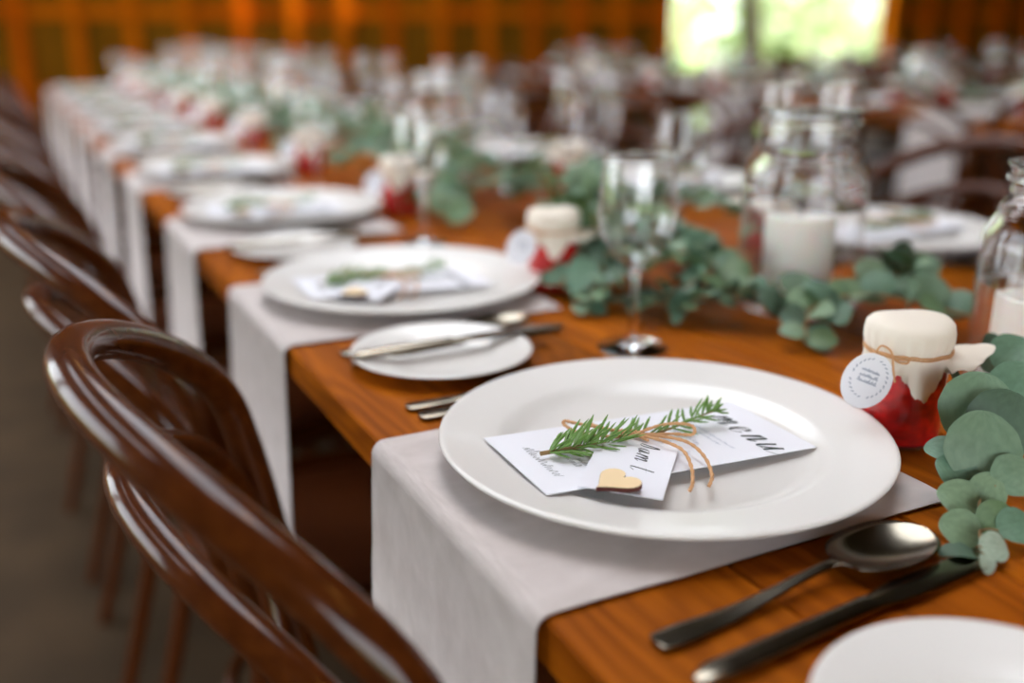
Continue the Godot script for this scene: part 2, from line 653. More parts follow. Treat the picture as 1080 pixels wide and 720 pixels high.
func script_word(word: String, size: float) -> Array:   # slanted handwriting; strokes in units of the x-height
	var glyphs := {
		"m": [[[Vector2(0, 0), Vector2(0.25, 1.0)], [Vector2(0.1, 0.35), Vector2(0.45, 1.0), Vector2(0.62, 0.9), Vector2(0.5, 0.0)], [Vector2(0.6, 0.4), Vector2(0.95, 1.0), Vector2(1.1, 0.9), Vector2(0.95, 0.0), Vector2(1.3, 0.3)]], 1.4],
		"e": [[[Vector2(0.1, 0.4), Vector2(0.6, 0.65), Vector2(0.6, 0.98), Vector2(0.3, 0.95), Vector2(0.1, 0.4), Vector2(0.3, 0.0), Vector2(0.8, 0.35)]], 0.95],
		"n": [[[Vector2(0.1, 0), Vector2(0.35, 1.0)], [Vector2(0.2, 0.35), Vector2(0.55, 1.0), Vector2(0.75, 0.9), Vector2(0.6, 0.0), Vector2(0.95, 0.3)]], 1.05],
		"u": [[[Vector2(0.3, 1.0), Vector2(0.1, 0.2), Vector2(0.3, 0.0), Vector2(0.8, 0.8)], [Vector2(0.9, 1.0), Vector2(0.72, 0.1), Vector2(1.0, 0.0), Vector2(1.5, 0.25)]], 1.5],
		"s": [[[Vector2(0.0, 0.1), Vector2(0.45, 1.7), Vector2(0.55, 1.2), Vector2(0.45, 0.4), Vector2(0.2, 0.0), Vector2(-0.05, 0.2)]], 0.75],
		"a": [[[Vector2(0.7, 0.95), Vector2(0.3, 0.9), Vector2(0.1, 0.3), Vector2(0.3, 0.0), Vector2(0.7, 0.9)], [Vector2(0.72, 1.0), Vector2(0.6, 0.1), Vector2(0.95, 0.3)]], 0.95],
		"t": [[[Vector2(0.55, 1.9), Vector2(0.2, 0.1), Vector2(0.4, -0.1), Vector2(0.8, 0.25)], [Vector2(0.05, 1.15), Vector2(0.8, 1.3)]], 0.8],
		" ": [[], 0.5],
	}
	var out := []
	var x := 0.0
	for ch in word:
		var g: Array = glyphs[ch]
		for stroke in g[0]:
			var pts := []
			for q in stroke:
				pts.append(Vector2((x + q.x + q.y * 0.12) * size, q.y * size))
			out.append(pts)
		x += g[1] * 1.18
	return out


func card_mesh(lx: float, lz: float, curl := 0.0) -> ArrayMesh:
	var b := MB.new()
	var r := []
	var t := 0.00045
	for j in 13:
		var x := lerpf(-lx / 2, lx / 2, j / 12.0)
		var y := curl * pow(absf(x) / (lx / 2), 3.0)
		r.append(PackedVector3Array([Vector3(x, y, -lz / 2), Vector3(x, y, lz / 2), Vector3(x, y + t, lz / 2), Vector3(x, y + t, -lz / 2)]))
	r.reverse()
	for j in r.size() - 1:
		for k in 4:
			var k2 := (k + 1) % 4
			b.flat_quad(r[j][k2], r[j][k], r[j + 1][k], r[j + 1][k2])
	b.flat_quad(r[0][0], r[0][1], r[0][2], r[0][3])
	var e: PackedVector3Array = r[r.size() - 1]
	b.flat_quad(e[3], e[2], e[1], e[0])
	return b.done()


func heart_outline(size: float) -> PackedVector2Array:
	var o := PackedVector2Array()
	for k in 40:
		var t := TAU * k / 40.0
		o.append(Vector2(13 * cos(t) - 5 * cos(2 * t) - 2 * cos(3 * t) - cos(4 * t), 16 * pow(sin(t), 3.0)) * size / 32.0)
	return o


func rosemary_parts(seed_: int) -> Array:   # [stem, needles, pale undersides]
	var r := RandomNumberGenerator.new()
	r.seed = seed_
	var path := smooth_path([Vector3(-0.081, 0.0075, -0.022), Vector3(-0.05, 0.0080, -0.019), Vector3(-0.015, 0.0055, -0.018), Vector3(0.02, 0.0055, -0.023), Vector3(0.046, 0.0080, -0.027), Vector3(0.064, 0.0105, -0.027)], 8)
	var st := MB.new()
	var rad := []
	for k in path.size():
		rad.append(lerpf(0.0015, 0.0006, k / float(path.size())))
	st.tube(path, rad, 6)
	var green := MB.new()
	var pale := MB.new()
	for k in 150:
		var f := k / 149.0
		var along := lerpf(0.05, 0.999, pow(f, 1.25))
		if along > 0.42 and along < 0.56 and k % 3 != 0:
			continue
		if along > 0.56 and along < 0.94 and k % 2 == 0:
			continue
		var i := clampi(int(along * (path.size() - 1)), 0, path.size() - 2)
		var at: Vector3 = path[i].lerp(path[i + 1], along * (path.size() - 1) - i)
		var d: Vector3 = (path[i + 1] - path[i]).normalized()
		var a := k * 2.4 + r.randf() * 0.6
		var side := (Vector3.UP * absf(sin(a)) * 1.15 + d.cross(Vector3.UP).normalized() * cos(a)).normalized()
		if r.randf() < 0.2:
			side.y = -side.y * 0.15
		var bend := r.randf_range(0.35, 0.85) if along < 0.5 else r.randf_range(0.25, 0.6)
		var dir := (d * bend + side).normalized()
		var length := r.randf_range(0.010, 0.019) * (1.15 if along < 0.45 else 0.85) * (1.0 - 0.45 * smoothstep(0.85, 1.0, along))
		var tip := at + dir * length + d * length * 0.25
		tip.y = maxf(tip.y, 0.0012)
		var mid := at.lerp(tip, 0.5) + side * 0.0012
		green.tube([at, at.lerp(mid, 0.5), mid, mid.lerp(tip, 0.6), tip], [0.0005, 0.0011, 0.0012, 0.0010, 0.0002], 5, false, 0.55)
		if k % 3 == 0:
			pale.tube([at - Vector3(0, 0.0006, 0), mid - Vector3(0, 0.0008, 0), tip - Vector3(0, 0.0003, 0)], [0.0003, 0.0006, 0.0002], 4, false, 0.5)
	return [st.done(), green.done(), pale.done()]


func twine_bow() -> ArrayMesh:
	var b := MB.new()
	var knot := Vector3(-0.013, 0.0090, -0.014)
	var strands := [
		[knot, Vector3(-0.028, 0.0115, -0.026), Vector3(-0.040, 0.0115, -0.042), Vector3(-0.044, 0.0105, -0.052), Vector3(-0.046, 0.009, -0.049), Vector3(-0.042, 0.0075, -0.036), Vector3(-0.028, 0.0080, -0.020), knot],
		[knot, Vector3(0.006, 0.0115, -0.014), Vector3(0.020, 0.0120, -0.011), Vector3(0.0285, 0.0105, -0.005), Vector3(0.024, 0.0075, 0.001), Vector3(0.011, 0.0085, -0.004), knot],
		[knot, Vector3(0.002, 0.0098, 0.000), Vector3(0.012, 0.0085, 0.013), Vector3(0.012, 0.0055, 0.030), Vector3(0.003, 0.0028, 0.050), Vector3(-0.007, 0.0016, 0.0600)],
		[knot, Vector3(-0.004, 0.0100, 0.004), Vector3(0.002, 0.0080, 0.020), Vector3(-0.004, 0.0048, 0.038), Vector3(-0.014, 0.0022, 0.053), Vector3(-0.0215, 0.0016, 0.0600)],
		[Vector3(-0.020, 0.0016, -0.060), Vector3(-0.017, 0.0045, -0.036), Vector3(-0.0145, 0.0098, -0.0205), Vector3(-0.0125, 0.0098, -0.011), Vector3(-0.009, 0.0078, -0.0035)],
	]
	for s in strands:
		var sm := smooth_path(s, 8)
		for ply in 2:
			var tw := []
			for k in sm.size():
				var a := k * 1.1 + PI * ply
				tw.append(sm[k] + Vector3(cos(a) * 0.0004, sin(a) * 0.0004, sin(a + 1.0) * 0.0004))
			b.tube(tw, [0.00085], 6)
	var ring := []
	for k in 14:
		var a := TAU * k / 14
		ring.append(knot + Vector3(0.0022 * cos(a), 0.0026 * sin(a), 0.0012 * cos(a * 2.0)))
	b.tube(ring, [0.0010], 6, true)
	return b.done()


# ------------------------------------------------------------------ jam jar
func cloth_cover_mesh(seed_: int, flare_at: float) -> ArrayMesh:
	var cols := 168
	var b := MB.new()
	var pr := [Vector2(0.0002, 0.1000), Vector2(0.010, 0.0998), Vector2(0.020, 0.0990), Vector2(0.0262, 0.0972), Vector2(0.0296, 0.0935), Vector2(0.0306, 0.0885), Vector2(0.0303, 0.0820), Vector2(0.0292, 0.0768), Vector2(0.0284, 0.0745), Vector2(0.0291, 0.0722)]
	var r := []
	for q in pr:
		var row := PackedVector3Array()
		for k in cols:
			var a := TAU * k / cols
			var gather := 0.0007 * sin(a * 21.0 + seed_) * smoothstep(0.094, 0.078, q.y)
			var lump := 1.0 + 0.02 * sin(a * 3.0 + seed_) * smoothstep(0.01, 0.03, q.x)
			row.append(Vector3((q.x * lump + gather) * cos(a), q.y + 0.0012 * sin(a * 2.0 + seed_) * smoothstep(0.0, 0.02, q.x) * smoothstep(0.08, 0.095, q.y), -(q.x * lump + gather) * sin(a)))
		r.append(row)
	for j in range(1, 8):
		var t := j / 7.0
		var row := PackedVector3Array()
		for k in cols:
			var a := TAU * k / cols
			var corner := pow(absf(cos((a - flare_at) * 2.0)), 4.0)
			var out := pow(maxf(0.0, cos(a - flare_at)), 7.0)
			var length := 0.0105 + 0.018 * corner
			if j == 7:
				length += 0.0011 * (1.0 if (k / 3) % 2 == 0 else -1.0)
			var fold := sin(a * 7.0 + seed_ * 1.3) * 0.0030 + sin(a * 12.0 + seed_) * 0.0014
			var rad := 0.0291 + t * (0.0032 + fold) + out * t * 0.030
			var y := 0.0722 - t * length * (1.0 - 0.85 * out)
			y += out * t * 0.008
			row.append(Vector3(rad * cos(a), y, -rad * sin(a)))
		r.append(row)
	var inner := []
	for j in range(r.size() - 1, 6, -1):
		var row := PackedVector3Array()
		for k in cols:
			var q: Vector3 = r[j][k]
			var o := Vector3(q.x, 0, q.z).normalized() * 0.0006
			row.append(q - o)
		inner.append(row)
	r.append_array(inner)
	r.reverse()
	b.rows(r, true)
	return b.done()


func make_jam_jar(at: Transform3D, label: String, group: String, seed_: int, flare_at: float) -> Node3D:
	var t := thing("jam_jar", label, "jam jar", at, group)
	var g := MB.new()
	g.lathe([Vector2(0.0001, 0.0005), Vector2(0.022, 0.0004), Vector2(0.0262, 0.0012), Vector2(0.0281, 0.0042), Vector2(0.0286, 0.010), Vector2(0.0286, 0.060), Vector2(0.0280, 0.066), Vector2(0.0262, 0.071), Vector2(0.0258, 0.090)], 48)
	part(t, "glass", g.done(), mats.pane)
	var j := MB.new()
	j.lathe([Vector2(0.0001, 0.0018), Vector2(0.024, 0.0018), Vector2(0.0270, 0.0048), Vector2(0.0276, 0.010), Vector2(0.0276, 0.060), Vector2(0.0270, 0.065), Vector2(0.0252, 0.070), Vector2(0.0250, 0.086), Vector2(0.0001, 0.087)], 48)
	part(t, "jam", j.done(), mats.jam, Transform3D.IDENTITY, "red jam")
	part(t, "cloth_cover", cloth_cover_mesh(seed_, flare_at), mats.calico, Transform3D.IDENTITY, "cream cloth cover with pinked edge")
	var tw := MB.new()
	for ply in 2:
		var ring := []
		for k in 60:
			var a := TAU * k / 60
			ring.append(Vector3(0.0297 * cos(a), 0.0745 + 0.0009 * (ply * 2 - 1) + 0.0004 * sin(a * 9), 0.0297 * sin(a)))
		tw.tube(ring, [0.0008], 6, true)
	# the bow sits towards the tag, on the side of the guest
	var k0 := Vector3(-0.0275, 0.0748, 0.0120)
	for s in [[k0, k0 + Vector3(-0.004, 0.006, 0.000), k0 + Vector3(-0.009, 0.009, -0.003), k0 + Vector3(-0.011, 0.004, -0.004), k0 + Vector3(-0.004, 0.0005, -0.001), k0],
			[k0, k0 + Vector3(0.001, -0.003, 0.004), k0 + Vector3(0.004, -0.003, 0.009), k0 + Vector3(0.005, 0.001, 0.009), k0 + Vector3(0.002, 0.001, 0.004), k0],
			[k0, k0 + Vector3(-0.006, 0.001, -0.003), k0 + Vector3(-0.014, 0.005, -0.007)],
			[k0, k0 + Vector3(-0.003, -0.008, 0.004), k0 + Vector3(-0.002, -0.018, 0.006)]]:
		tw.tube(smooth_path(s, 6), [0.0008], 6)
	part(t, "twine", tw.done(), mats.twine, Transform3D.IDENTITY, "natural twine bow")
	# the paper tag leans on the jar: an oval disc
	var tg := MB.new()
	var oval := PackedVector2Array()
	for k in 36:
		var a := TAU * k / 36
		oval.append(Vector2(0.0165 * cos(a), 0.0215 * sin(a) - 0.020))
	var face := Vector3(-0.62, 0.20, 0.76).normalized()
	var hang := Vector3(0.25, 0.93, 0.22)
	hang = (hang - face * hang.dot(face)).normalized()
	var frame := Transform3D(Basis(hang.cross(face), face, -hang), Vector3(-0.0365, 0.0755, 0.0080))
	var flipped := PackedVector2Array()
	for q in oval:
		flipped.append(Vector2(q.x, -q.y))
	tg.slab(flipped, 0.0, 0.0005, frame)
	var tp := part(t, "paper_tag", tg.done(), mats.paper, Transform3D.IDENTITY, "white oval paper tag with pale grey print")
	var pr := MB.new()
	for k in 26:      # a worn ring of letters
		var a := TAU * (k + 0.2) / 26
		if k % 7 == 6:
			continue
		var c := Vector2(0.0122 * cos(a), 0.0155 * sin(a) - 0.018)
		var c2 := Vector2(0.0112 * cos(a + 0.13), 0.0145 * sin(a + 0.13) - 0.018)
		ribbon(pr, [c, c.lerp(c2, 0.5) + Vector2(0.0006, 0.0004), c2], 0.0007, 0.0006, frame, false)
	for k in 3:
		var w := []
		for q in zigzag_writing(0.013, 0.0022, 7 + k):
			w.append(q + Vector2(-0.0065, -0.0135 - 0.0042 * k))
		ribbon(pr, w, 0.00045, 0.0006, frame, false)
	part(tp, "print", pr.done(), mats.ink_pale)
	return t


# ------------------------------------------------------------------ glass
func glassware(called: String, label: String, group: String, at: Transform3D, foot_r: float, stem_h: float, bowl: Array, lip: float) -> Node3D:
	var t := thing(called, label, "glass", at, group)
	var f := MB.new()
	var p := [Vector2(0.0001, 0.0004), Vector2(foot_r - 0.001, 0.0), Vector2(foot_r, 0.0007)]
	p.append_array(smooth_path([Vector2(foot_r - 0.0008, 0.0016), Vector2(foot_r * 0.5, 0.0040), Vector2(0.0062, 0.0085), Vector2(0.0040, 0.0200), Vector2(0.0036, stem_h * 0.62), Vector2(0.0042, stem_h - 0.008), Vector2(0.0075, stem_h - 0.001)], 4))
	p.append(Vector2(0.0001, stem_h + 0.0004))
	f.lathe(p, 36)
	part(t, "stem", f.done(), mats.glass)
	var o := smooth_path(bowl, 5)
	var inner := []
	for k in range(o.size() - 1, -1, -1):
		inner.append(Vector2(maxf(0.0001, o[k].x - 0.0010), o[k].y + (0.0016 if k < 4 else 0.0002)))
	var b := MB.new()
	var q := [Vector2(0.0001, stem_h + 0.0005)]
	q.append_array(o)
	q.append_array(inner)
	b.lathe(q, 40)
	part(t, "bowl", b.done(), mats.pane)
	var ring := []
	for k in 40:
		var a := TAU * k / 40
		ring.append(Vector3(lip * cos(a), o[o.size() - 1].y + 0.0004, lip * sin(a)))
	var r := MB.new()
	r.tube(ring, [0.0009], 8, true)
	part(t, "rim", r.done(), mats.glass)
	return t


func lantern(label: String, at: Transform3D, radius: float, height: float, neck: float, group := "") -> Node3D:
	var t := thing("glass_lantern", label, "lantern", at, group)
	part(t, "jar", lantern_mesh(radius, height, neck, false), mats.pane)
	part(t, "shoulder", lantern_mesh(radius, height, neck, true), mats.glass)
	for q in [[neck + 0.0012, height - 0.001, 0.0022, "lip"], [neck + 0.0020, height - 0.012, 0.0020, "neck_ring"], [radius - 0.005, 0.0045, 0.0038, "base_ring"]]:
		var ring := []
		for k in 56:
			var a := TAU * k / 56
			ring.append(Vector3(q[0] * cos(a), q[1], q[0] * sin(a)))
		var b := MB.new()
		b.tube(ring, [q[2]], 10, true)
		part(t, q[3], b.done(), mats.glass)
	return t


func lantern_mesh(radius: float, height: float, neck: float, upper: bool) -> ArrayMesh:
	var sh := height - 0.055
	var th := 0.003
	var p := []
	if upper:      # shoulder and neck
		p = [Vector2(radius - 0.0002, sh - 0.040), Vector2(radius, sh - 0.024), Vector2(radius, sh - 0.012), Vector2(radius - 0.0015, sh), Vector2(radius - 0.007, sh + 0.011), Vector2(neck + 0.006, sh + 0.021), Vector2(neck + 0.0012, sh + 0.027), Vector2(neck, sh + 0.033), Vector2(neck, height - 0.003), Vector2(neck - 0.0012, height - 0.001),
			Vector2(neck - th + 0.001, height - 0.001), Vector2(neck - th, height - 0.004), Vector2(neck - th, sh + 0.030), Vector2(neck + 0.003 - th * 0.5, sh + 0.020), Vector2(radius - 0.009 - th * 0.6, sh + 0.009), Vector2(radius - 0.0015 - th, sh - 0.001), Vector2(radius - th * 0.8, sh - 0.012), Vector2(radius - th * 0.4, sh - 0.026), Vector2(radius - 0.0002, sh - 0.040)]
	else:
		p = [Vector2(0.0001, 0.001), Vector2(radius - 0.012, 0.0), Vector2(radius - 0.003, 0.002), Vector2(radius, 0.009), Vector2(radius, sh - 0.0405), Vector2(radius - 0.0008, sh - 0.0405), Vector2(radius - th, 0.012), Vector2(radius - th - 0.006, 0.0065), Vector2(0.0001, 0.006)]
	var b := MB.new()
	b.lathe(p, 64)
	return b.done()


func candle(parent_label: String, at: Transform3D, radius: float, height: float, group := "") -> Node3D:
	var c := thing("pillar_candle", parent_label, "candle", at, group)
	var b := MB.new()
	b.lathe([Vector2(0.0001, 0.0), Vector2(radius - 0.001, 0.0), Vector2(radius, 0.001), Vector2(radius, height - 0.004), Vector2(radius - 0.001, height - 0.001), Vector2(radius - 0.003, height), Vector2(radius * 0.7, height - 0.0015), Vector2(radius * 0.3, height - 0.004), Vector2(0.0001, height - 0.004)], 40)
	part(c, "wax", b.done(), mats.wax)
	var w := MB.new()
	w.tube([Vector3(0, height - 0.006, 0), Vector3(0.0004, height + 0.004, 0), Vector3(0.002, height + 0.010, 0.001)], [0.0010, 0.0010, 0.0007], 6)
	part(c, "wick", w.done(), mats.wick)
	return c


# ------------------------------------------------------------------ leaves
func leaf_mesh(length: float, width: float, cup: float, fold: float, point: float, n := 8, m := 5) -> ArrayMesh:   # base at the origin, grows along +x, faces +y
	var b := MB.new()
	var r := []
	for j in n:
		var t := 0.5 - 0.5 * cos(PI * j / float(n - 1))
		var w := width * 0.5 * pow(maxf(0.0, 1.0 - pow(absf(2.0 * t - 1.0), 2.0)), 0.5) * (1.0 - point * smoothstep(0.5, 1.0, t))
		w = maxf(w, width * 0.012) * (1.0 + 0.02 * sin(t * 19.0))
		var row := PackedVector3Array()
		for k in m:
			var s := lerpf(-1.0, 1.0, k / float(m - 1))
			row.append(Vector3(length * t, fold * absf(s) * w - cup * length * pow(2.0 * t - 0.9, 2.0) + 0.02 * length * sin(t * 7.0) * s, s * w))
		r.append(row)
	b.rows(r)
	return b.done()


func leaf_frame(at: Vector3, dir: Vector3, face: Vector3, scale_: float) -> Transform3D:
	var x := dir.normalized()
	var y := (face - x * face.dot(x)).normalized()
	return Transform3D(Basis(x * scale_, y * scale_, x.cross(y) * scale_), at)


var round_leaves := []
var slim_leaves := []
var fine_leaves := []


func branch(label: String, group: String, pts: Array, count: int, size: float, seed_: int, merged := false, slim := false, called := "eucalyptus_branch") -> Node3D:
	var r := RandomNumberGenerator.new()
	r.seed = seed_
	var path := smooth_path(pts, 8)
	var t := thing(called, label, "eucalyptus" if not slim else "greenery", Transform3D(Basis.IDENTITY, path[0]), group)
	var st := MB.new()
	var rel := []
	var rad := []
	for k in path.size():
		rel.append(path[k] - path[0])
		rad.append(lerpf(0.0022, 0.0009, k / float(path.size())))
	st.tube(rel, rad, 6)
	part(t, "stem", st.done(), mats.stem)
	var mass := MB.new()
	var set_: Array = slim_leaves if slim else round_leaves
	for k in count:
		var f := (k + 0.5) / count
		var i := clampi(int(f * (rel.size() - 1)), 0, rel.size() - 2)
		var at: Vector3 = rel[i].lerp(rel[i + 1], f * (rel.size() - 1) - i)
		var d: Vector3 = (rel[i + 1] - rel[i]).normalized()
		var side := d.cross(Vector3.UP).normalized() * (1.0 if k % 2 == 0 else -1.0)
		var dir := (side * r.randf_range(0.5, 1.0) + d * r.randf_range(0.0, 0.8) + Vector3.UP * r.randf_range(-0.10, 0.75)).normalized()
		var s := size * lerpf(1.0, 0.55, f) * r.randf_range(0.75, 1.15)
		var low: float = path[0].y + at.y - TOP
		if low + dir.y * s < 0.004:
			dir.y = (0.004 - low) / s
			dir = dir.normalized()
		var face := (Vector3.UP * r.randf_range(0.4, 1.0) + Vector3(r.randf_range(-0.9, 0.2), 0, r.randf_range(-0.3, 0.9)) - d * 0.2).normalized()
		var fr := leaf_frame(at, dir, face, s)
		if merged:
			var m: ArrayMesh = set_[k % set_.size()]
			var arr := m.surface_get_arrays(0)
			var o := MB.new()
			o.v = arr[Mesh.ARRAY_VERTEX]
			o.uv = arr[Mesh.ARRAY_TEX_UV]
			o.ix = arr[Mesh.ARRAY_INDEX]
			mass.add(o, fr)
		else:
			part(t, "leaf", set_[k % set_.size()], mats.fern if slim else mats["eucalyptus_%d" % (r.randi() % 5)], fr)
	if merged:
		var fo := part(t, "foliage", mass.done(), mats.fern if slim else mats["eucalyptus_%d" % (seed_ % 5)])
		fo.set_meta("kind", "stuff")
	return t


# ------------------------------------------------------------------ chair
const HOOP_LEAN := 0.263
const HOOP_DISH := 0.094
const HOOP_HALF := 0.226


func hoop_path(top: float, half: float, rise: float, foot_half: float, foot_y: float) -> Array:
	var zy := []
	for k in 8:
		var t := k / 8.0
		zy.append(Vector2(lerpf(foot_half, half, sin(t * PI / 2)), lerpf(foot_y, top - rise, t)))
	for k in 33:
		var a := PI * k / 32.0
		zy.append(Vector2(half * cos(a), top - rise + rise * sin(a)))
	for k in range(7, -1, -1):
		var t := k / 8.0
		zy.append(Vector2(-lerpf(foot_half, half, sin(t * PI / 2)), lerpf(foot_y, top - rise, t)))
	var out := []
	for q in zy:
		out.append(Vector3(-HOOP_LEAN * (q.y - 0.46) + HOOP_DISH * pow(q.x / HOOP_HALF, 2.0), q.y, q.x))
	return out


func make_chair(label: String, at: Transform3D) -> Node3D:
	var t := thing("bentwood_chair", label, "chair", at)
	var outer := hoop_path(0.861, HOOP_HALF, 0.136, 0.186, 0.47)
	var rad := []
	for k in outer.size():
		rad.append(0.0138 + 0.0010 * absf(k - outer.size() / 2.0) / (outer.size() / 2.0))
	# the hoop runs on down as the two rear legs
	var n := outer.size()
	var b := MB.new()
	b.tube(outer, rad, 20)
	part(t, "back_hoop", b.done(), mats.chair_wood)
	for s in [0, n - 1]:
		var e: Vector3 = outer[s]
		var leg := MB.new()
		leg.tube(smooth_path([e, Vector3(0.070, 0.40, e.z * 0.97), Vector3(0.030, 0.22, e.z * 0.93), Vector3(-0.030, 0.0, e.z * 0.93)], 6), [0.0140, 0.0140, 0.0138, 0.0136, 0.0134, 0.0132, 0.0130, 0.0128, 0.0126, 0.0124, 0.0122, 0.0120, 0.0118, 0.0116, 0.0114, 0.0112, 0.0110, 0.0108, 0.0106], 14)
		part(t, "leg", leg.done(), mats.chair_wood)
	var inner := hoop_path(0.782, 0.200, 0.122, 0.150, 0.468)
	var b2 := MB.new()
	b2.tube(inner, [0.0115], 18)
	part(t, "inner_hoop", b2.done(), mats.chair_wood)
	var c := Vector3(0.235, 0.452, 0)
	var seat := MB.new()
	seat.lathe([Vector2(0.160, -0.014), Vector2(0.196, -0.016), Vector2(0.205, -0.012), Vector2(0.209, 0.0), Vector2(0.206, 0.011), Vector2(0.198, 0.016), Vector2(0.178, 0.016), Vector2(0.168, 0.010), Vector2(0.160, 0.004), Vector2(0.160, -0.014)], 56)
	part(t, "seat_ring", seat.done(), mats.chair_wood, Transform3D(Basis.IDENTITY, c))
	var panel := MB.new()
	panel.lathe([Vector2(0.0001, -0.006), Vector2(0.163, -0.004), Vector2(0.168, 0.002), Vector2(0.163, 0.008), Vector2(0.10, 0.004), Vector2(0.0001, 0.002)], 56)
	part(t, "seat", panel.done(), mats.chair_seat_wood, Transform3D(Basis.IDENTITY, c))
	for s in [-1.0, 1.0]:
		var leg := MB.new()
		leg.tube(smooth_path([c + Vector3(0.115, -0.010, s * 0.135), c + Vector3(0.125, -0.15, s * 0.145), c + Vector3(0.150, -0.452, s * 0.165)], 6), [0.0165, 0.0165, 0.016, 0.0155, 0.015, 0.0145, 0.014, 0.0135, 0.013, 0.0125, 0.012, 0.0115, 0.011], 14)
		part(t, "leg", leg.done(), mats.chair_wood)
	var ring := []
	for k in 40:
		var a := TAU * k / 40
		ring.append(Vector3(c.x - 0.015 + 0.148 * cos(a), 0.245, 0.148 * sin(a)))
	var sr := MB.new()
	sr.tube(ring, [0.009], 12, true)
	part(t, "stretcher_ring", sr.done(), mats.chair_wood)
	return t


# ------------------------------------------------------------------ table
func make_table(label: String, at: Transform3D, z_from: float, z_to: float, seed_: int, fine: bool) -> Node3D:
	var r := RandomNumberGenerator.new()
	r.seed = seed_
	var t := thing("dining_table", label, "table", at)
	var xs := [EDGE, 0.331, 0.4605, 0.588, 0.712, 0.835, 0.960, 1.095, FAR_EDGE]
	for k in xs.size() - 1:
		var z := z_from
		var joint := r.randf_range(0.3, 1.2)
		while z > z_to + 0.01:
			var z2 := maxf(z_to, z - joint)
			if z2 - z_to < 0.25:
				z2 = z_to
			var b := MB.new()
			b.box(Vector3(xs[k] + 0.0004, TOP - 0.030 + r.randf_range(0.0, 0.0006), z2 + 0.0004), Vector3(xs[k + 1] - 0.0004, TOP - r.randf_range(0.0, 0.0008), z - 0.0004), 0.0022, Vector2(r.randf() * 3, r.randf() * 3))
			part(t, "plank", b.done(), mats["table_wood_%d" % (r.randi() % 6)])
			z = z2
			joint = r.randf_range(0.8, 1.7)
	for x in [MID - 0.10, MID + 0.07]:
		var b := MB.new()
		b.box(Vector3(x, TOP - 0.115, z_to + 0.12), Vector3(x + 0.03, TOP - 0.0295, z_from - 0.12), 0.002)
		part(t, "apron", b.done(), mats["table_wood_%d" % (r.randi() % 6)])
	for k in 4:
		var z := lerpf(z_from - 0.3, z_to + 0.3, k / 3.0)
		var b := MB.new()
		b.box(Vector3(MID - 0.07, 0.05, z - 0.05), Vector3(MID + 0.07, TOP - 0.0295, z + 0.05), 0.004)
		part(t, "leg", b.done(), mats["table_wood_%d" % (r.randi() % 6)])
		var f := MB.new()
		f.box(Vector3(MID - 0.13, 0.0, z - 0.06), Vector3(MID + 0.13, 0.055, z + 0.06), 0.006)
		part(t, "foot", f.done(), mats["table_wood_%d" % (r.randi() % 6)])
	return t


# ------------------------------------------------------------------ barn
func barn() -> Transform3D:
	return Transform3D(Basis(Vector3.UP, deg_to_rad(-BARN_TURN)), Vector3.ZERO)


func slab_box(lo: Vector3, hi: Vector3, bev := 0.0) -> ArrayMesh:
	var b := MB.new()
	b.box(lo, hi, bev)
	return b.done()


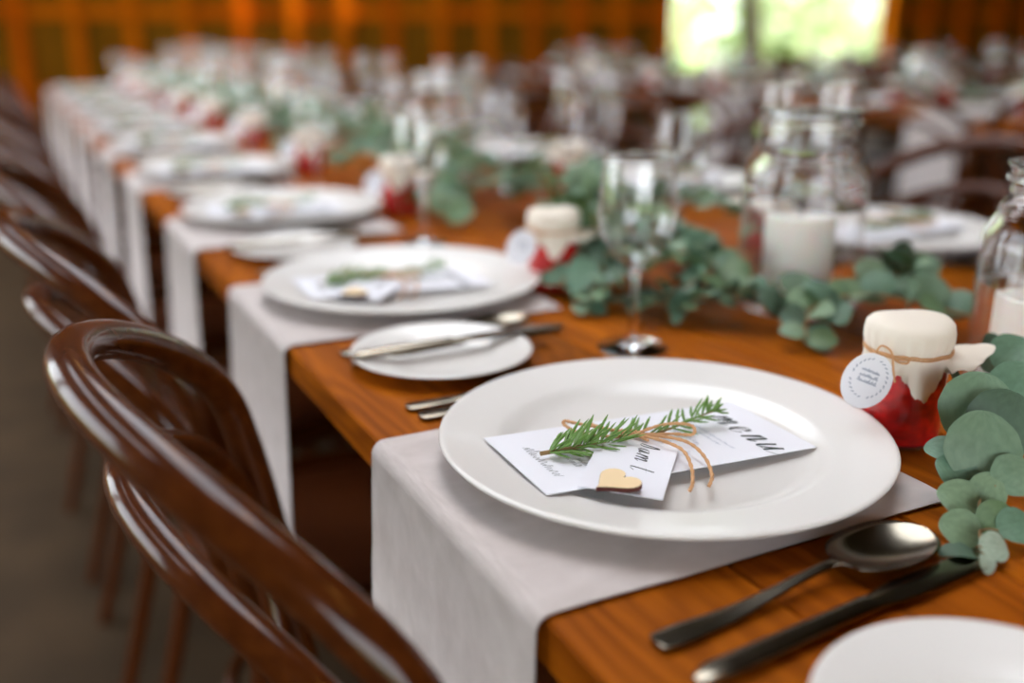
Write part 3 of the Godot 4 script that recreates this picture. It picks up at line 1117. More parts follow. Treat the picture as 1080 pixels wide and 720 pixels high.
func build_barn() -> void:
	var B := barn()
	var L := -3.7
	var R := 14.0
	var N := 5.5
	var H := 4.2
	var W := -WALL_AT
	struct("floor", slab_box(Vector3(L, -0.2, W), Vector3(R, 0, N)), mats.concrete, B, "dark grey brown concrete barn floor", "floor")
	# far wall, with the open doorway
	var wf := Node3D.new()
	wf.name = numbered("wall_far")
	add_child(wf)
	wf.transform = B
	tag(wf, "timber stud wall with olive brown boards toned down for recess shade behind orange studs", "wall", "", "structure")
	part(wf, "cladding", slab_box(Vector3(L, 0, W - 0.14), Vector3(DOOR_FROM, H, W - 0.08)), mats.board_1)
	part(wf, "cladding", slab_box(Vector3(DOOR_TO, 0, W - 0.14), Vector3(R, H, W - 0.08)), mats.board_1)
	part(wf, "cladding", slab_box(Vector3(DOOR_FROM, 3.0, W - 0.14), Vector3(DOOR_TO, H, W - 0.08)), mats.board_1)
	var r := RandomNumberGenerator.new()
	r.seed = 77
	var studs := []
	for k in range(-7, 13):
		studs.append(-1.51 + 0.4497 * k)
	studs.append(DOOR_FROM - 0.055)
	for k in 16:
		studs.append(DOOR_TO + 0.06 + 0.4497 * k)
	for k in studs.size():
		var x: float = studs[k]
		if x < L or x > R - 0.1:
			continue
		var b := MB.new()
		b.box(Vector3(-0.05, -0.06, 0.0), Vector3(0.05, 0.06, H), 0.004, Vector2(r.randf() * 4, r.randf() * 4))
		b.moved(Transform3D(Basis(Vector3.RIGHT, Vector3.FORWARD, Vector3.UP), Vector3(x, 0, W + 0.005)))
		part(wf, "stud", b.done(), mats["stud_%d" % (r.randi() % 3)])
	for k in studs.size() - 1:
		var x0: float = studs[k] + 0.05
		var x1: float = studs[k + 1] - 0.05
		if x0 < L or x1 > R or x1 - x0 < 0.05 or (x0 > DOOR_FROM - 0.1 and x1 < DOOR_TO):
			continue
		if absf(x0 - DOOR_FROM) < 0.3 and x1 > DOOR_TO:
			continue
		for half in 2:
			var xa := lerpf(x0, x1, half * 0.5)
			var b := MB.new()
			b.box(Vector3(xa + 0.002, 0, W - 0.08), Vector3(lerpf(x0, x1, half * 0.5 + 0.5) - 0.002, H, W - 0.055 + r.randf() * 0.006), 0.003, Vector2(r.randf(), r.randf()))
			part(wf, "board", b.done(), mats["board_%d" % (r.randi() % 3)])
		for y in [1.12, 2.3]:
			part(wf, "rail", slab_box(Vector3(x0, y, W - 0.055), Vector3(x1, y + 0.11, W - 0.015), 0.003), mats["stud_%d" % (r.randi() % 3)])
	# side and rear walls: posts with wide open bays, as an open-sided barn has them
	var left := MB.new()
	left.box(Vector3(L - 0.15, 0, W - 0.14), Vector3(L, 0.55, N + 0.15))
	left.box(Vector3(L - 0.15, 2.9, W - 0.14), Vector3(L, H, N + 0.15))
	for q in [[W - 0.14, -6.4], [-4.2, -3.8], [-1.0, N + 0.15]]:
		left.box(Vector3(L - 0.15, 0.55, q[0]), Vector3(L, 2.9, q[1]))
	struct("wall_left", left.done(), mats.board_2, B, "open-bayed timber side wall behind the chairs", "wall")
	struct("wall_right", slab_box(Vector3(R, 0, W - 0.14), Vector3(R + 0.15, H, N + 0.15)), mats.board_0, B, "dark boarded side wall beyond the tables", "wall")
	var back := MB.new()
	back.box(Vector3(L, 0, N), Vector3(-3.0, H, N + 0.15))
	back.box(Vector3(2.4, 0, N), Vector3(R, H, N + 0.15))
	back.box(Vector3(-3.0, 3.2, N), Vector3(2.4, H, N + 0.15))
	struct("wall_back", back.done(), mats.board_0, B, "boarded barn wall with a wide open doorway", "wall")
	# roof; its unseen glazed strips are added to light the table and wall
	var strips := [[-2.6, -1.9, W + 3.2, -0.6], [-0.3, 1.5, W + 2.8, -0.4], [3.0, 4.4, W + 0.15, W + 0.9]]
	var roof := MB.new()
	var x := L
	for s in strips:
		roof.box(Vector3(x - (0.15 if x == L else 0.0), H, W - 0.14), Vector3(s[0], H + 0.15, N + 0.15))
		roof.box(Vector3(s[0], H, W - 0.14), Vector3(s[1], H + 0.15, s[2]))
		roof.box(Vector3(s[0], H, s[3]), Vector3(s[1], H + 0.15, N + 0.15))
		x = s[1]
	roof.box(Vector3(x, H, W - 0.14), Vector3(R + 0.15, H + 0.15, N + 0.15))
	struct("ceiling", roof.done(), mats.ceiling, B, "boarded barn roof with added glazed strips", "ceiling")
	for k in strips.size():
		var s: Array = strips[k]
		struct("added_skylight_%d" % (k + 1), slab_box(Vector3(s[0] - 0.05, H + 0.15, s[2] - 0.05), Vector3(s[1] + 0.05, H + 0.158, s[3] + 0.05)), mats.pane, B, ["long narrow glazed strip added in the unseen roof for light on the chair backs", "long broad glazed strip added in the unseen roof for light on the garlanded table", "short glazed strip added in the unseen roof to light the studs by the doorway"][k], "added_skylight")
	# outside
	var ground := MB.new()
	ground.box(Vector3(-60, -0.25, -70), Vector3(60, -0.21, 60))
	struct("ground", ground.done(), mats.grass, B, "sunlit lawn outside the barn doorway", "ground")


func tree(called: String, label: String, category: String, at: Vector3, trunk_h: float, crown_r: Vector3, crown: int, seed_: int) -> void:
	var r := RandomNumberGenerator.new()
	r.seed = seed_
	var t := thing(called, label, category, barn() * Transform3D(Basis.IDENTITY, at))
	var b := MB.new()
	b.tube(smooth_path([Vector3(0, -0.1, 0), Vector3(0.05, trunk_h * 0.4, 0.03), Vector3(-0.04, trunk_h * 0.8, 0), Vector3(0.05, trunk_h + crown_r.y * 0.6, 0.05)], 5), [0.17, 0.16, 0.15, 0.14, 0.14, 0.13, 0.13, 0.12, 0.12, 0.11, 0.11, 0.10, 0.09, 0.08, 0.07, 0.05], 10)
	part(t, "trunk", b.done(), mats.bark)
	var f := MB.new()
	for k in 420:
		var d := Vector3(r.randfn(), r.randfn(), r.randfn()).normalized() * pow(r.randf(), 0.4)
		var c := Vector3(0, trunk_h + crown_r.y * 0.8, 0) + d * crown_r
		var s := r.randf_range(0.12, 0.26)
		var ax := Vector3(r.randfn(), r.randfn(), r.randfn()).normalized()
		var bx := ax.cross(Vector3(r.randfn(), r.randfn(), r.randfn())).normalized()
		f.flat_quad(c - ax * s, c + bx * s * 0.6, c + ax * s, c - bx * s * 0.6)
	var crn := part(t, "crown", f.done(), mats["crown_%d" % crown])
	crn.set_meta("kind", "stuff")


# ------------------------------------------------------------------ scene
func _ready() -> void:
	# camera: a 35 mm lens wide open, held a little above the plates
	var cam := Camera3D.new()
	cam.name = "camera"
	cam.fov = rad_to_deg(2.0 * atan(360.0 / FOCAL))
	cam.near = 0.02
	cam.far = 200.0
	cam.position = EYE
	cam.rotation_degrees = Vector3(-PITCH, -YAW, 0)
	var lens := CameraAttributesPhysical.new()
	lens.frustum_focal_length = 35.0
	lens.frustum_focus_distance = 0.637
	lens.exposure_aperture = 2.0
	cam.attributes = lens
	add_child(cam)
	cam.current = true
	# overcast daylight
	var env := Environment.new()
	env.background_mode = Environment.BG_SKY
	var sky := ProceduralSkyMaterial.new()
	sky.sky_top_color = Color(0.905, 0.945, 0.985)
	sky.sky_horizon_color = Color(0.97, 0.985, 0.995)
	sky.ground_bottom_color = Color(0.35, 0.36, 0.28)
	sky.ground_horizon_color = Color(0.5, 0.52, 0.42)
	sky.sky_energy_multiplier = 1.0
	env.sky = Sky.new()
	env.sky.sky_material = sky
	env.background_energy_multiplier = 1.0
	env.tonemap_mode = Environment.TONE_MAPPER_LINEAR
	env.tonemap_exposure = 6.8
	env.sdfgi_enabled = true
	env.ssao_enabled = true
	env.ssil_enabled = true
	# a veiled sun from behind the camera's shoulder; it reaches the lawn and the floor beside the chairs
	var sun := DirectionalLight3D.new()
	sun.name = "sun"
	sun.light_color = Color(1.0, 0.95, 0.86)
	sun.light_energy = 0.7
	sun.light_angular_distance = 1.5
	sun.shadow_enabled = true
	sun.sky_mode = DirectionalLight3D.SKY_MODE_LIGHT_ONLY
	sun.rotation_degrees = Vector3(-45, 65, 0)
	add_child(sun)
	var we := WorldEnvironment.new()
	we.name = "daylight"
	we.environment = env
	add_child(we)
	rng.seed = 2024
	make_materials()
	for k in 4:
		round_leaves.append(leaf_mesh(1.0, [0.98, 0.9, 1.02, 0.8][k], [0.10, 0.16, 0.06, 0.12][k], [0.16, 0.05, 0.10, 0.22][k], 0.12))
	for k in 4:
		fine_leaves.append(leaf_mesh(1.0, [0.98, 0.9, 1.02, 0.8][k], [0.10, 0.16, 0.06, 0.12][k], [0.16, 0.05, 0.10, 0.22][k], 0.12, 18, 9))
	for k in 3:
		slim_leaves.append(leaf_mesh(1.0, [0.24, 0.3, 0.2][k], 0.14, 0.2, 0.5))
	build_barn()
	build_tables()
	build_settings()
	build_chairs()
	build_centre()
	build_lamps()
	build_garden()


func build_garden() -> void:
	var W := -WALL_AT
	var rows := [
		["pale yellow green shrub outside the barn doorway, beside its jamb", 5.4, -4.0, 1.5, 2], ["mid green shrub outside the barn doorway with the bare trunk before it", 8.2, -4.4, 1.3, 0],
		["light shrub outside the doorway, beyond the bare trunk", 11.0, -4.6, 1.3, 2], ["broad green shrub further back on the lawn", 7.0, -8.4, 1.9, 1],
		["tall pale shrub at the back of the lawn", 11.4, -8.8, 2.1, 2], ["dark green shrub behind the pale yellow green one", 3.0, -9.0, 1.9, 1], ["low green shrub at the end of the lawn", 15.4, -9.4, 1.9, 0],
	]
	for k in rows.size():
		var q: Array = rows[k]
		tree("garden_shrub", q[0], "shrub", Vector3(q[1], -0.21, W + q[2]), 0.3, Vector3(q[3], 1.4, 0.9), q[4], k + 1)
	tree("garden_tree", "slim dark-trunked tree just outside the barn doorway", "tree", Vector3(6.15, -0.21, W - 1.6), 2.6, Vector3(1.0, 0.9, 0.8), 0, 2)


func build_tables() -> void:
	make_table("long plank-topped wooden dining table laid with the near row of plates", Transform3D.IDENTITY, 0.75, -5.75, 3, true)
	make_table("second long wooden dining table parallel to the garlanded one", shift(2.55, 0, 0), -0.6, -6.6, 4, false)
	make_table("third long wooden dining table, beside the barn doorway", shift(5.0, 0, 0.2), -2.2, -6.9, 5, false)


func menu_text() -> Array:   # [dark title, pale lines, bottom handwriting] on the card, in its own axes: x towards the table's middle
	var map := Transform3D(Basis(Vector3(0, 0, 1), Vector3.UP, Vector3(-1, 0, 0)), Vector3.ZERO)
	var title := MB.new()
	for s in script_word("menu", 0.0135):
		var pts := []
		for q in s:
			pts.append(q + Vector2(-0.0260, 0.0655))
		ribbon(title, pts, 0.0029, 0.0006, map)
	ribbon(title, [Vector2(0.034, 0.066), Vector2(0.040, 0.065), Vector2(0.047, 0.068)], 0.0004, 0.0006, map, false)
	var pale := MB.new()
	var row := 0
	for y in [0.046, 0.041, 0.028, 0.012, 0.006, -0.006, -0.020, -0.026]:
		var w: float = [0.058, 0.040, 0.030, 0.054, 0.036, 0.028, 0.050, 0.04][row]
		var pts := []
		for q in zigzag_writing(w, 0.0030, 20 + row):
			pts.append(q + Vector2(-w / 2, y))
		ribbon(pale, pts, 0.00022, 0.0006, map, false)
		row += 1
	var low := MB.new()
	var hand := []
	for q in zigzag_writing(0.048, 0.0066, 5):
		hand.append(q + Vector2(-0.022, -0.086))
	ribbon(low, hand, 0.00034, 0.0006, map, false)
	for k in 2:
		hand = []
		for q in zigzag_writing(0.020, 0.0040, 9 + k):
			hand.append(q + Vector2(-0.002 + 0.008 * k, -0.067 + 0.006 * k))
		ribbon(low, hand, 0.00022, 0.0006, map, false)
	return [title.done(), pale.done(), low.done()]


func build_settings() -> void:
	var home := shift(0.362, TOP, -0.499)
	var items := []
	var add := func(o: Node3D, local: Transform3D, say: String, many: String, tight := true) -> void:
		o.transform = home * local
		items.append([o, local, say, many, tight])
	# napkin
	var I := Transform3D.IDENTITY
	add.call(solo("napkin", napkin_mesh(1), mats.linen, "grey beige linen napkin draped under the heart-tag plate", "napkin"), I, "grey beige linen napkin draped over the edge", "linen napkins")
	# plate
	var plate := plate_mesh(0.1535, 0.0200, 0.109, 0.090)
	var on_plate := 0.0044
	add.call(solo("dinner_plate", plate, mats.porcelain, "white dinner plate holding the wooden heart tag", "plate"), shift(0.0150, on_plate, -0.0205), "white dinner plate with tied menu card", "dinner plates")
	# menu card
	var mc := thing("menu_card", "white menu card lettered menu under the rosemary and heart tag", "menu card")
	part(mc, "card", card_mesh(0.205, 0.0945), mats.paper)
	var mt := menu_text()
	part(mc, "title", mt[0], mats.ink_green, I, "dark green script lettering")
	part(mc, "small_print", mt[1], mats.ink_pale)
	part(mc, "handwriting", mt[2], mats.ink)
	var card_y := on_plate + 0.0135
	var card_at := Transform3D(Basis(Vector3.UP, deg_to_rad(-1.8)) * Basis(Vector3(0, 0, 1), deg_to_rad(-1.9)), Vector3(0.0012, card_y, -0.0145))
	add.call(mc, card_at, "white menu card lying on the plate", "menu cards")
	# name card with its lettering, turned half round on the menu
	var nc := thing("name_card", "small white name card lettered sam t, half turned on the menu", "name card")
	part(nc, "card", card_mesh(0.081, 0.0515), mats.paper)
	var nt := MB.new()
	for s in script_word("sam t", 0.0078):
		var pts := []
		for q in s:
			pts.append(q + Vector2(-0.0315, 0.001))
		ribbon(nt, pts, 0.0013, 0.0006, Transform3D.IDENTITY)
	part(nc, "lettering", nt.done(), mats.ink)
	var rt := Vector3(-0.68, 0.0, 0.733).normalized()
	var nb := Basis(rt, Vector3.UP, rt.cross(Vector3.UP))
	nb = nb * Basis(Vector3(1, 0, 0), deg_to_rad(-2.2)) * Basis(Vector3(0, 0, 1), deg_to_rad(-1.6))
	var name_at := Transform3D(nb, Vector3(-0.0360, card_y + 0.0052, 0.0180))
	add.call(nc, name_at, "small white name card on the menu card", "name cards")
	# heart
	var ht := thing("wooden_heart", "flat pale plywood heart with burnt edge on the name card", "wooden heart")
	var ho := heart_outline(0.0300)
	var body := MB.new()
	body.slab(ho, 0.0, 0.0029)
	part(ht, "edge", body.done(), mats.ply_edge, I, "dark burnt edge")
	var inner_ho := PackedVector2Array()
	for q in ho:
		inner_ho.append(q * 0.985)
	var face := MB.new()
	face.slab(inner_ho, 0.0029, 0.0031)
	part(ht, "face", face.done(), mats.ply)
	var heart_at := name_at * Transform3D(nb.inverse() * Basis(Vector3.UP, deg_to_rad(10)), nb.inverse() * (Vector3(-0.0575, 0, 0.0315) - Vector3(-0.0360, 0, 0.0180)))
	heart_at.origin.y = card_y + 0.0064
	heart_at.origin.z += 0.0090
	heart_at.origin.x -= 0.0035
	heart_at.basis = Basis(Vector3(0, 0, 1), deg_to_rad(2.0)) * Basis(Vector3.UP, deg_to_rad(8))
	add.call(ht, heart_at, "flat plywood heart on the name card", "plywood hearts")
	# rosemary
	var rm := thing("rosemary_sprig", "green rosemary sprig tied on the menu card with twine", "rosemary")
	var rp := rosemary_parts(8)
	part(rm, "stem", rp[0], mats.stem)
	part(rm, "needles", rp[1], mats.rosemary)
	part(rm, "pale_needles", rp[2], mats.rosemary_back)
	add.call(rm, shift(0, card_y - 0.0008, 0.003), "rosemary sprig lying on the menu card", "rosemary sprigs")
	add.call(solo("twine_bow", twine_bow(), mats.twine, "tan twine bow tied around rosemary and menu card", "twine"), shift(0, card_y + 0.0002, 0), "tan twine bow on the menu card", "twine bows")
	# side plate and butter knife
	var side := plate_mesh(0.0815, 0.0135, 0.054, 0.045)
	add.call(solo("side_plate", side, mats.porcelain, "small white side plate with butter knife beside the heart-tag plate", "plate"), shift(-0.037, 0.0, -0.287), "small white side plate with butter knife", "side plates")
	var bk := knife_meshes(0.200, 0.095)
	var kn := thing("butter_knife", "steel butter knife lying across side plate beside the heart-tag plate", "knife")
	part(kn, "handle", bk[0], mats.steel)
	part(kn, "blade", bk[1], mats.steel)
	add.call(kn, Transform3D(Basis(Vector3.UP, deg_to_rad(2.0)), Vector3(-0.119, 0.0122, -0.2905)), "steel butter knife lying across a side plate", "butter knives")
	# forks, spoon, knife
	var fk := fork_mesh()
	add.call(solo("table_fork", fk, mats.steel, "steel fork beside the heart-tag plate, next to its rim", "fork"), shift(-0.107, 0.0, -0.1655, deg_to_rad(1.0)), "steel fork next to the plate rim", "inner forks")
	add.call(solo("table_fork", fk, mats.steel, "steel fork beside the heart-tag plate, next to its side plate", "fork"), shift(-0.109, 0.0, -0.1880, deg_to_rad(1.0)), "steel fork next to the side plate", "outer forks")
	add.call(solo("soup_spoon", spoon_mesh(), mats.steel, "steel soup spoon on bare wood beside the heart-tag plate", "spoon"), shift(-0.114, 0.0, 0.1600, deg_to_rad(4.3)), "steel soup spoon beside the plate", "soup spoons")
	var tk := knife_meshes(0.228, 0.118)
	var dk := thing("table_knife", "steel table knife with its blade tip under eucalyptus leaves", "knife")
	part(dk, "handle", tk[0], mats.steel)
	part(dk, "blade", tk[1], mats.steel)
	add.call(dk, shift(-0.115, 0.0, 0.1935, deg_to_rad(5.6)), "steel table knife beside the soup spoon", "table knives")
	# jam jar and wine glass
	add.call(make_jam_jar(I, "red jam jar with oval paper tag beside the heart-tag plate", "", 2, deg_to_rad(-27)), Transform3D(Basis.from_scale(Vector3(1, 0.93, 1)), Vector3(0.193, 0.0, 0.023)), "red jam jar with cream cloth cover", "jam jars")
	add.call(glassware("wine_glass", "empty wine glass in front of eucalyptus, beside the open glass lantern", "", I, 0.033, 0.076, [Vector2(0.0080, 0.0770), Vector2(0.0215, 0.0885), Vector2(0.0318, 0.1050), Vector2(0.0362, 0.1260), Vector2(0.0350, 0.1500), Vector2(0.0318, 0.1775)], 0.0313), shift(0.138, 0.0, 0.257), "empty wine glass", "wine glasses")
	# the other places of the first table
	var heads: Array = items.duplicate()
	var ordinal := ["", "second", "third", "fourth"]
	var zs := [-0.499, -1.000, -1.525, -2.045, -2.560, -3.075, -3.590, -4.105, -4.620, -5.135]
	for i in range(0, 10):
		var S := shift(0.362, TOP, zs[i])
		for it in heads:
			var o: Node3D = it[0]
			if i == 0:
				continue
			if i > 5 and o.name.begins_with("small"):
				continue
			if i == 1 and o.name == "wine_glass":
				o.transform = S * it[1]
				continue
			if i == 1 and o.name.begins_with("jam_jar"):
				copy(o, S * Transform3D(Basis.IDENTITY, Vector3(-0.013, 0, 0.004)) * it[1], "%s, %s place along from the heart-tag plate" % [it[2], ordinal[i]])
				continue
			if i == 2 and o.name.begins_with("napkin"):
				copy(o, S * shift(0, 0, 0.05), "%s, %s place along from the heart-tag plate" % [it[2], ordinal[i]])
				continue
			if i < 4:
				copy(o, S * it[1], "%s, %s place along from the heart-tag plate" % [it[2], ordinal[i]])
			else:
				copy(o, S * it[1], "%s, far along the chair-lined table side" % it[2], "%s far along the chair-lined side" % it[3])
	# the side plate of the guest before the first one
	copy(find("side_plate"), shift(0.336, TOP, -0.211), "small empty white side plate beside the table knife")
	# across the garland
	for i in range(-1, 9):
		var z := -1.010 - 0.53 * i
		var S := shift(2.0 * MID - 0.362, TOP, z, PI)
		for it in heads:
			var o: Node3D = it[0]
			if i == -1 and o.name.begins_with("wine_glass"):
				continue
			var local: Transform3D = shift(0.30, 0, 0.075) if o.name.begins_with("wine_glass") else it[1]
			copy(o, S * local, "%s, on the side across the garland" % it[2], "%s across the garland" % it[3])
	var flute := glassware("champagne_flute", "tall champagne flute on the side across the garland", "champagne flutes across the garland", I, 0.029, 0.090, [Vector2(0.0080, 0.0910), Vector2(0.0190, 0.1200), Vector2(0.0245, 0.1600), Vector2(0.0242, 0.1950), Vector2(0.0222, 0.2200)], 0.0217)
	for i in 9:
		for k in 2:
			var S := shift(2.0 * MID - 0.362, TOP, -1.010 - 0.53 * i, PI)
			var where := S * shift([0.237, 0.180][k], 0, [-0.04, -0.075][k])
			if i + k == 0:
				flute.transform = where
			else:
				copy(flute, where, "tall champagne flute on the side across the garland", "champagne flutes across the garland")
	# the other tables carry plates, napkins, jars, glasses, seen far out of focus
	for k in 2:
		var dx: float = [2.55, 5.0][k]
		var where: String = ["second", "third"][k]
		for i in 9:
			for opp in 2:
				var z: float = [-1.25, -2.75][k] - 0.55 * i
				if z < -6.3:
					continue
				var S := shift(dx + (0.362 if opp == 0 else 2.0 * MID - 0.362), TOP, z, 0.0 if opp == 0 else PI)
				for it in heads:
					var o: Node3D = it[0]
					if not (o.name.begins_with("napkin") and opp == k and i % 2 == 0 or o.name.begins_with("dinner_plate") or o.name.begins_with("jam_jar") or o.name.begins_with("wine_glass")):
						continue
					copy(o, S * it[1], "%s, on the %s long table" % [it[2], where], "%s on the %s table" % [it[3], where])


func find(called: String) -> Node3D:
	return get_node(NodePath(called))


func build_chairs() -> void:
	var c := make_chair("dark glossy bentwood chair drawn up to the heart-tag plate", shift(0.121, 0, -0.593))
	var zs := [-1.088, -1.590, -2.10, -2.61, -3.12, -3.63, -4.15, -4.66, -5.17]
	var xs := [0.091, 0.070, 0.06, 0.07, 0.06, 0.08, 0.07, 0.06, 0.07, 0.06]
	for k in zs.size():
		var label: String = "dark glossy bentwood chair, %s along from the heart-tag plate" % ["second", "third", "fourth"][k] if k < 3 else "dark bentwood chair far along the napkin-draped table side"
		copy(c, shift(xs[k], 0, zs[k], deg_to_rad([2, -2, 3, 0, -2, 1, 2, -1, 0, 1][k])), label, "" if k < 3 else "chairs far along the near side")
	for k in 10:
		copy(c, shift(2.0 * MID - 0.07 + 0.02 * (k % 3), 0, -0.62 - 0.53 * k, PI + deg_to_rad([4, -3, 2, 5, -4, 0, 3, -2, 1, 2][k])), "dark bentwood chair on the side across the garland", "chairs across the garland")
	for t in 2:
		var dx: float = [2.55, 5.0][t]
		for k in 9:
			for opp in 2:
				var z: float = [-1.25, -2.75][t] - 0.55 * k
				if z < -6.4:
					continue
				copy(c, shift(dx + (0.05 if opp == 0 else 2.0 * MID - 0.05), 0, z, (0.0 if opp == 0 else PI) + deg_to_rad(((k * 7 + opp * 3) % 9) - 4)), "dark bentwood chair at the %s long table" % ["second", "third"][t], "chairs at the %s table" % ["second", "third"][t])


func build_centre() -> void:
	# glass lanterns with pillar candles
	var big := lantern("open glass jar lantern behind the jam jar, with candle", shift(0.740, TOP, -0.790), 0.064, 0.205, 0.047)
	candle("white pillar candle in the glass lantern behind the jam jar", shift(0.735, TOP + 0.0065, -0.788), 0.036, 0.094)
	lantern("narrow glass jar lantern beside the eucalyptus at the jam jar", shift(0.737, TOP, -0.500), 0.056, 0.185, 0.040)
	candle("white pillar candle in the narrow glass lantern", shift(0.733, TOP + 0.0065, -0.501), 0.036, 0.075)
	for k in 4:
		var z: float = [-1.80, -2.95, -4.0, -5.0][k]
		copy(big, shift(0.75, TOP, z), "glass jar lantern with candle further along the garland", "lanterns along the garland")
		candle("white pillar candle in a lantern further along the garland", shift(0.75, TOP + 0.0065, z), 0.038, [0.10, 0.13, 0.12, 0.1][k], "candles along the garland")
	for t in 2:
		for k in 4:
			var z: float = [-1.6, -3.2][t] - 1.3 * k
			if z < -6.3:
				continue
			copy(big, shift([2.55, 5.0][t] + MID, TOP, z), "glass jar lantern with candle on the %s long table" % ["second", "third"][t], "lanterns on the %s table" % ["second", "third"][t])
			candle("white pillar candle on the %s long table" % ["second", "third"][t], shift([2.55, 5.0][t] + MID, TOP + 0.0065, z), 0.038, 0.12, "candles on the %s table" % ["second", "third"][t])
	hero_branch()
	# the garland: branches laid one behind the other down the middle
	var r := RandomNumberGenerator.new()
	r.seed = 404
	var lay := [
		[Vector3(0.78, 0.03, -0.60), Vector3(0.715, 0.045, -0.66), Vector3(0.66, 0.035, -0.68), Vector3(0.635, 0.012, -0.66)],
		[Vector3(0.80, 0.03, -0.665), Vector3(0.735, 0.035, -0.690), Vector3(0.66, 0.03, -0.74), Vector3(0.60, 0.02, -0.80), Vector3(0.545, 0.012, -0.855)],
		[Vector3(0.69, 0.04, -0.86), Vector3(0.63, 0.06, -0.84), Vector3(0.565, 0.04, -0.85), Vector3(0.515, 0.012, -0.865)],
		[Vector3(0.72, 0.03, -0.92), Vector3(0.65, 0.075, -0.93), Vector3(0.60, 0.10, -0.95), Vector3(0.58, 0.12, -0.99)],
		[Vector3(0.66, 0.03, -0.95), Vector3(0.60, 0.045, -0.93), Vector3(0.55, 0.02, -0.90), Vector3(0.52, 0.008, -0.86)],
		[Vector3(0.70, 0.03, -0.89), Vector3(0.635, 0.05, -0.80), Vector3(0.585, 0.035, -0.79), Vector3(0.55, 0.015, -0.81)],
		[Vector3(0.77, 0.02, -0.98), Vector3(0.69, 0.06, -0.96), Vector3(0.62, 0.075, -0.92), Vector3(0.565, 0.05, -0.90)],
		[Vector3(0.68, 0.02, -1.03), Vector3(0.63, 0.05, -1.00), Vector3(0.60, 0.05, -0.96), Vector3(0.575, 0.03, -0.93)],
		[Vector3(0.84, 0.03, -0.74), Vector3(0.80, 0.05, -0.70), Vector3(0.735, 0.04, -0.695), Vector3(0.68, 0.02, -0.715)],
		[Vector3(0.655, 0.02, -0.70), Vector3(0.64, 0.035, -0.745), Vector3(0.61, 0.035, -0.77), Vector3(0.58, 0.015, -0.78)],
	]
	for k in lay.size():
		var pts := []
		for q in lay[k]:
			pts.append(q + Vector3(0, TOP, 0))
		branch(["grey green eucalyptus branch between jam jar and glass lantern", "grey green eucalyptus branch lying in front of the glass lantern", "eucalyptus branch reaching past the wine glass foot", "upright eucalyptus branch behind the wine glass", "low eucalyptus branch by the second jam jar", "eucalyptus branch curling between wine glass and lantern", "raised eucalyptus branch behind the lantern and wine glass", "short eucalyptus branch tucked behind the second jam jar", "eucalyptus branch wrapping the lantern foot towards the narrow lantern", "short eucalyptus branch lying before the wine glass stem"][k], "", pts, [16, 26, 24, 16, 18, 22, 24, 18, 20, 16][k], [0.046, 0.042, 0.042, 0.046, 0.038, 0.038, 0.044, 0.042, 0.044, 0.034][k], 500 + k)
	for k in 42:
		var z := -1.02 - 0.112 * k
		var a := r.randf_range(-0.9, 0.9) + (PI if k % 2 else 0.0)
		var dir := Vector3(sin(a) * 0.5, 0, -cos(a) * 0.55)
		var c := Vector3(0.725 + r.randf_range(-0.10, 0.10), TOP + 0.02, z)
		var pts := [c - dir * 0.3, c + Vector3(0, 0.04, 0), c + dir * 0.2 + Vector3(0, 0.055, 0), c + dir * 0.4 + Vector3(0, 0.02, 0)]
		branch("eucalyptus branch of the garland further along the table", "garland branches further along", pts, 26, 0.044, 600 + k, k > 9)
		if k % 2 == 0:
			var d2 := Vector3(cos(a * 2.0) * 0.4, 0, sin(a * 3.0) * 0.4)
			var c2 := c + Vector3(r.randf_range(-0.08, 0.08), 0.01, r.randf_range(-0.1, 0.1))
			branch("olive green fine-leaved branch tucked into the garland", "fine-leaved branches", [c2 - d2 * 0.25, c2 + Vector3(0, 0.05, 0), c2 + d2 * 0.25 + Vector3(0, 0.065, 0), c2 + d2 * 0.45 + Vector3(0, 0.04, 0)], 44, 0.045, 700 + k, true, true, "olive_branch")
	for t in 2:
		for k in 9:
			var z: float = [-1.3, -2.8][t] - 0.55 * k
			if z < -6.4:
				continue
			var c := Vector3([2.55, 5.0][t] + MID, TOP + 0.02, z)
			branch("eucalyptus branch of the garland on the %s long table" % ["second", "third"][t], "garland branches on the %s table" % ["second", "third"][t], [c + Vector3(0.1, 0, 0.3), c + Vector3(-0.06, 0.06, 0.1), c + Vector3(0.06, 0.07, -0.1), c + Vector3(-0.05, 0.0, -0.3)], 26, 0.055, 800 + k + 20 * t, true)


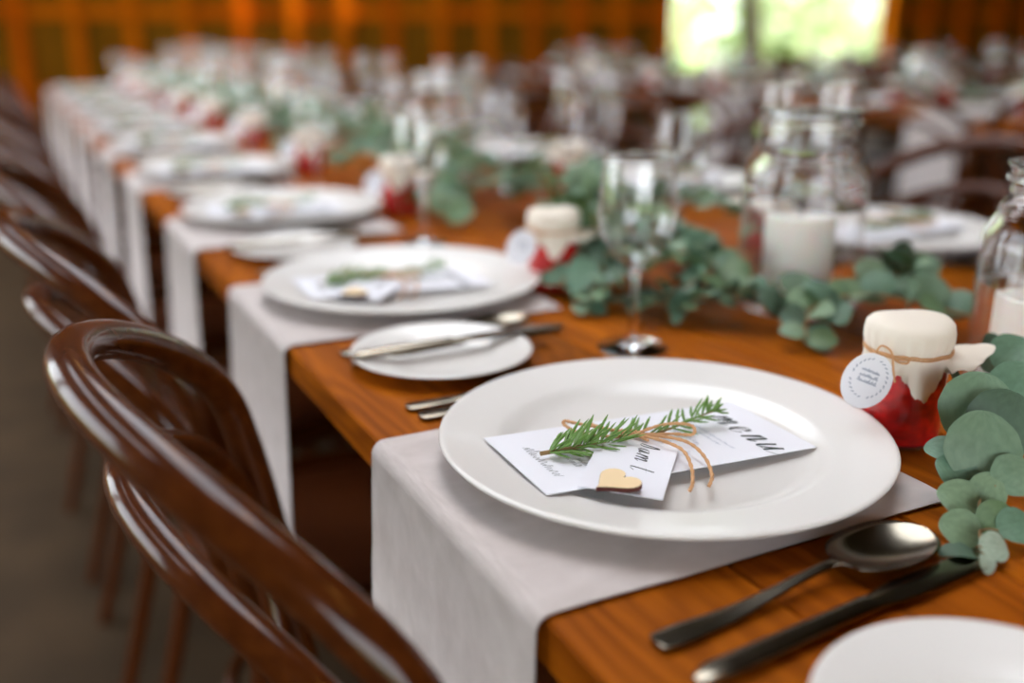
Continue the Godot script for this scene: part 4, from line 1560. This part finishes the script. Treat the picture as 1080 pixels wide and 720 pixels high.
func hero_branch() -> void:   # the sharp eucalyptus sprig next to the jam jar; each leaf is set by where it is seen and how far away it lies
	var spots := [   # u, v, depth, size in pixels, direction of growth (right, up), facing (right, up, towards the eye), material, round leaf
		[1037, 432, 0.640, 84, 0.30, 1.0, 0.00, 0.75, 0.70, 0, 0], [1064, 448, 0.630, 78, 0.55, 0.9, 0.15, 0.55, 0.80, 3, 2],
		[1042, 474, 0.605, 80, 0.10, 1.0, -0.10, 0.55, 0.85, 0, 2], [1003, 477, 0.618, 42, -1.0, 0.3, -0.30, 0.7, 0.65, 1, 1],
		[1016, 505, 0.605, 52, -0.6, 0.6, -0.35, 0.6, 0.7, 1, 3], [1018, 531, 0.588, 48, -0.9, 0.5, 0.0, 0.5, 0.85, 2, 0],
		[1048, 522, 0.590, 46, 0.5, 0.9, -0.1, 0.5, 0.85, 2, 1], [1078, 505, 0.592, 50, 1.0, 0.5, 0.25, 0.6, 0.7, 0, 2],
		[1019, 563, 0.572, 46, -1.0, 0.35, -0.10, 0.5, 0.85, 2, 2], [1058, 553, 0.574, 46, 0.8, 0.6, 0.15, 0.55, 0.8, 4, 0],
		[1016, 592, 0.560, 42, -1.0, -0.05, 0.0, 0.98, 0.25, 3, 1], [1056, 583, 0.556, 36, 0.9, -0.1, 0.1, 0.5, 0.8, 5, 0],
		[1043, 601, 0.548, 24, 0.1, -1.0, 0.0, 0.7, 0.7, 5, 3], [1080, 560, 0.570, 44, 1.0, 0.2, 0.2, 0.6, 0.7, 1, 2],
		[1056, 372, 0.745, 46, 0.2, 1.0, 0.3, 0.6, 0.6, 3, 1], [1012, 402, 0.690, 40, -0.2, 1.0, 0.6, 0.4, 0.6, 3, 3],
		[1076, 372, 0.720, 50, 0.8, 0.7, 0.1, 0.7, 0.6, 1, 0], [1014, 442, 0.655, 34, -0.9, 0.6, -0.3, 0.5, 0.7, 3, 1], [1084, 410, 0.66, 66, 0.7, 0.8, 0.1, 0.7, 0.6, 1, 2],
	]
	var eye := Basis.from_euler(Vector3(deg_to_rad(-PITCH), deg_to_rad(-YAW), 0))
	var path := []
	for q in [[1043, 600, 0.550], [1040, 575, 0.560], [1038, 545, 0.575], [1044, 510, 0.595], [1052, 480, 0.612], [1060, 450, 0.640], [1072, 410, 0.69], [1100, 380, 0.74], [1150, 350, 0.80]]:
		path.append(at_px(q[0] + 8, q[1], q[2] + 0.008))
	for k in path.size():
		path[k].y = maxf(path[k].y, TOP + 0.004)
	var sm := smooth_path(path, 8)
	var t := thing("eucalyptus_sprig", "round-leaved eucalyptus sprig over the knife tip beside the jam jar", "eucalyptus", Transform3D(Basis.IDENTITY, sm[0]))
	var rel := []
	for q in sm:
		rel.append(q - sm[0])
	var b := MB.new()
	b.tube(rel, [0.0009], 8)
	part(t, "stem", b.done(), mats.stem)
	var twig := MB.new()
	for s in spots:
		var size: float = s[3] * s[2] / FOCAL
		var dir: Vector3 = eye * Vector3(s[4], s[5], -0.12)
		dir = dir.normalized()
		var face: Vector3 = eye * Vector3(s[6], s[7], s[8])
		var base: Vector3 = at_px(s[0] + 8, s[1], s[2]) - dir * size * 0.5
		base.y = maxf(base.y, TOP + 0.006)
		if base.y + dir.y * size < TOP + 0.007:
			dir.y = (TOP + 0.007 - base.y) / size
		var near: Vector3 = sm[0]
		for q in sm:
			if q.distance_to(base) < near.distance_to(base):
				near = q
		twig.tube([near - sm[0], near.lerp(base, 0.5) - sm[0] + Vector3(0, 0.001, 0), base - sm[0]], [0.0008, 0.0006, 0.0006], 5)
		part(t, "leaf", fine_leaves[s[10]], mats.eucalyptus_pale if s[9] == 5 else mats["eucalyptus_%d" % s[9]], leaf_frame(base - sm[0], dir, face, size))
	part(t, "leaf_stalks", twig.done(), mats.stem)


func build_lamps() -> void:   # a festoon of warm bulbs over the table
	for k in 7:
		var at := Vector3(0.75 + 0.35 * sin(k * 1.9), 2.75 + 0.1 * cos(k * 2.3), 1.4 - 0.95 * k)
		var t := thing("festoon_bulb", "warm glowing bulb hanging on a black flex over the table", "lamp", Transform3D(Basis.IDENTITY, at), "festoon bulbs over the table")
		var b := MB.new()
		b.lathe([Vector2(0.0001, -0.05), Vector2(0.014, -0.046), Vector2(0.026, -0.034), Vector2(0.030, -0.018), Vector2(0.026, 0.0), Vector2(0.016, 0.016), Vector2(0.013, 0.026)], 20)
		part(t, "bulb", b.done(), mats.bulb)
		var c := MB.new()
		c.lathe([Vector2(0.013, 0.024), Vector2(0.017, 0.026), Vector2(0.017, 0.055), Vector2(0.006, 0.062), Vector2(0.0001, 0.062)], 16)
		part(t, "socket", c.done(), mats.brass)
		var w := MB.new()
		w.tube([Vector3(0, 0.06, 0), Vector3(0, 0.7, 0), Vector3(0, 4.2 - at.y, 0)], [0.003], 6)
		part(t, "flex", w.done(), mats.cable)
		var l := OmniLight3D.new()
		l.name = "glow"
		l.position = Vector3(0, -0.02, 0)
		l.light_color = Color(1.0, 0.70, 0.36)
		l.light_energy = 0.012
		l.light_size = 0.03
		l.omni_range = 20.0
		l.omni_attenuation = 2.0
		l.shadow_enabled = true
		t.add_child(l)
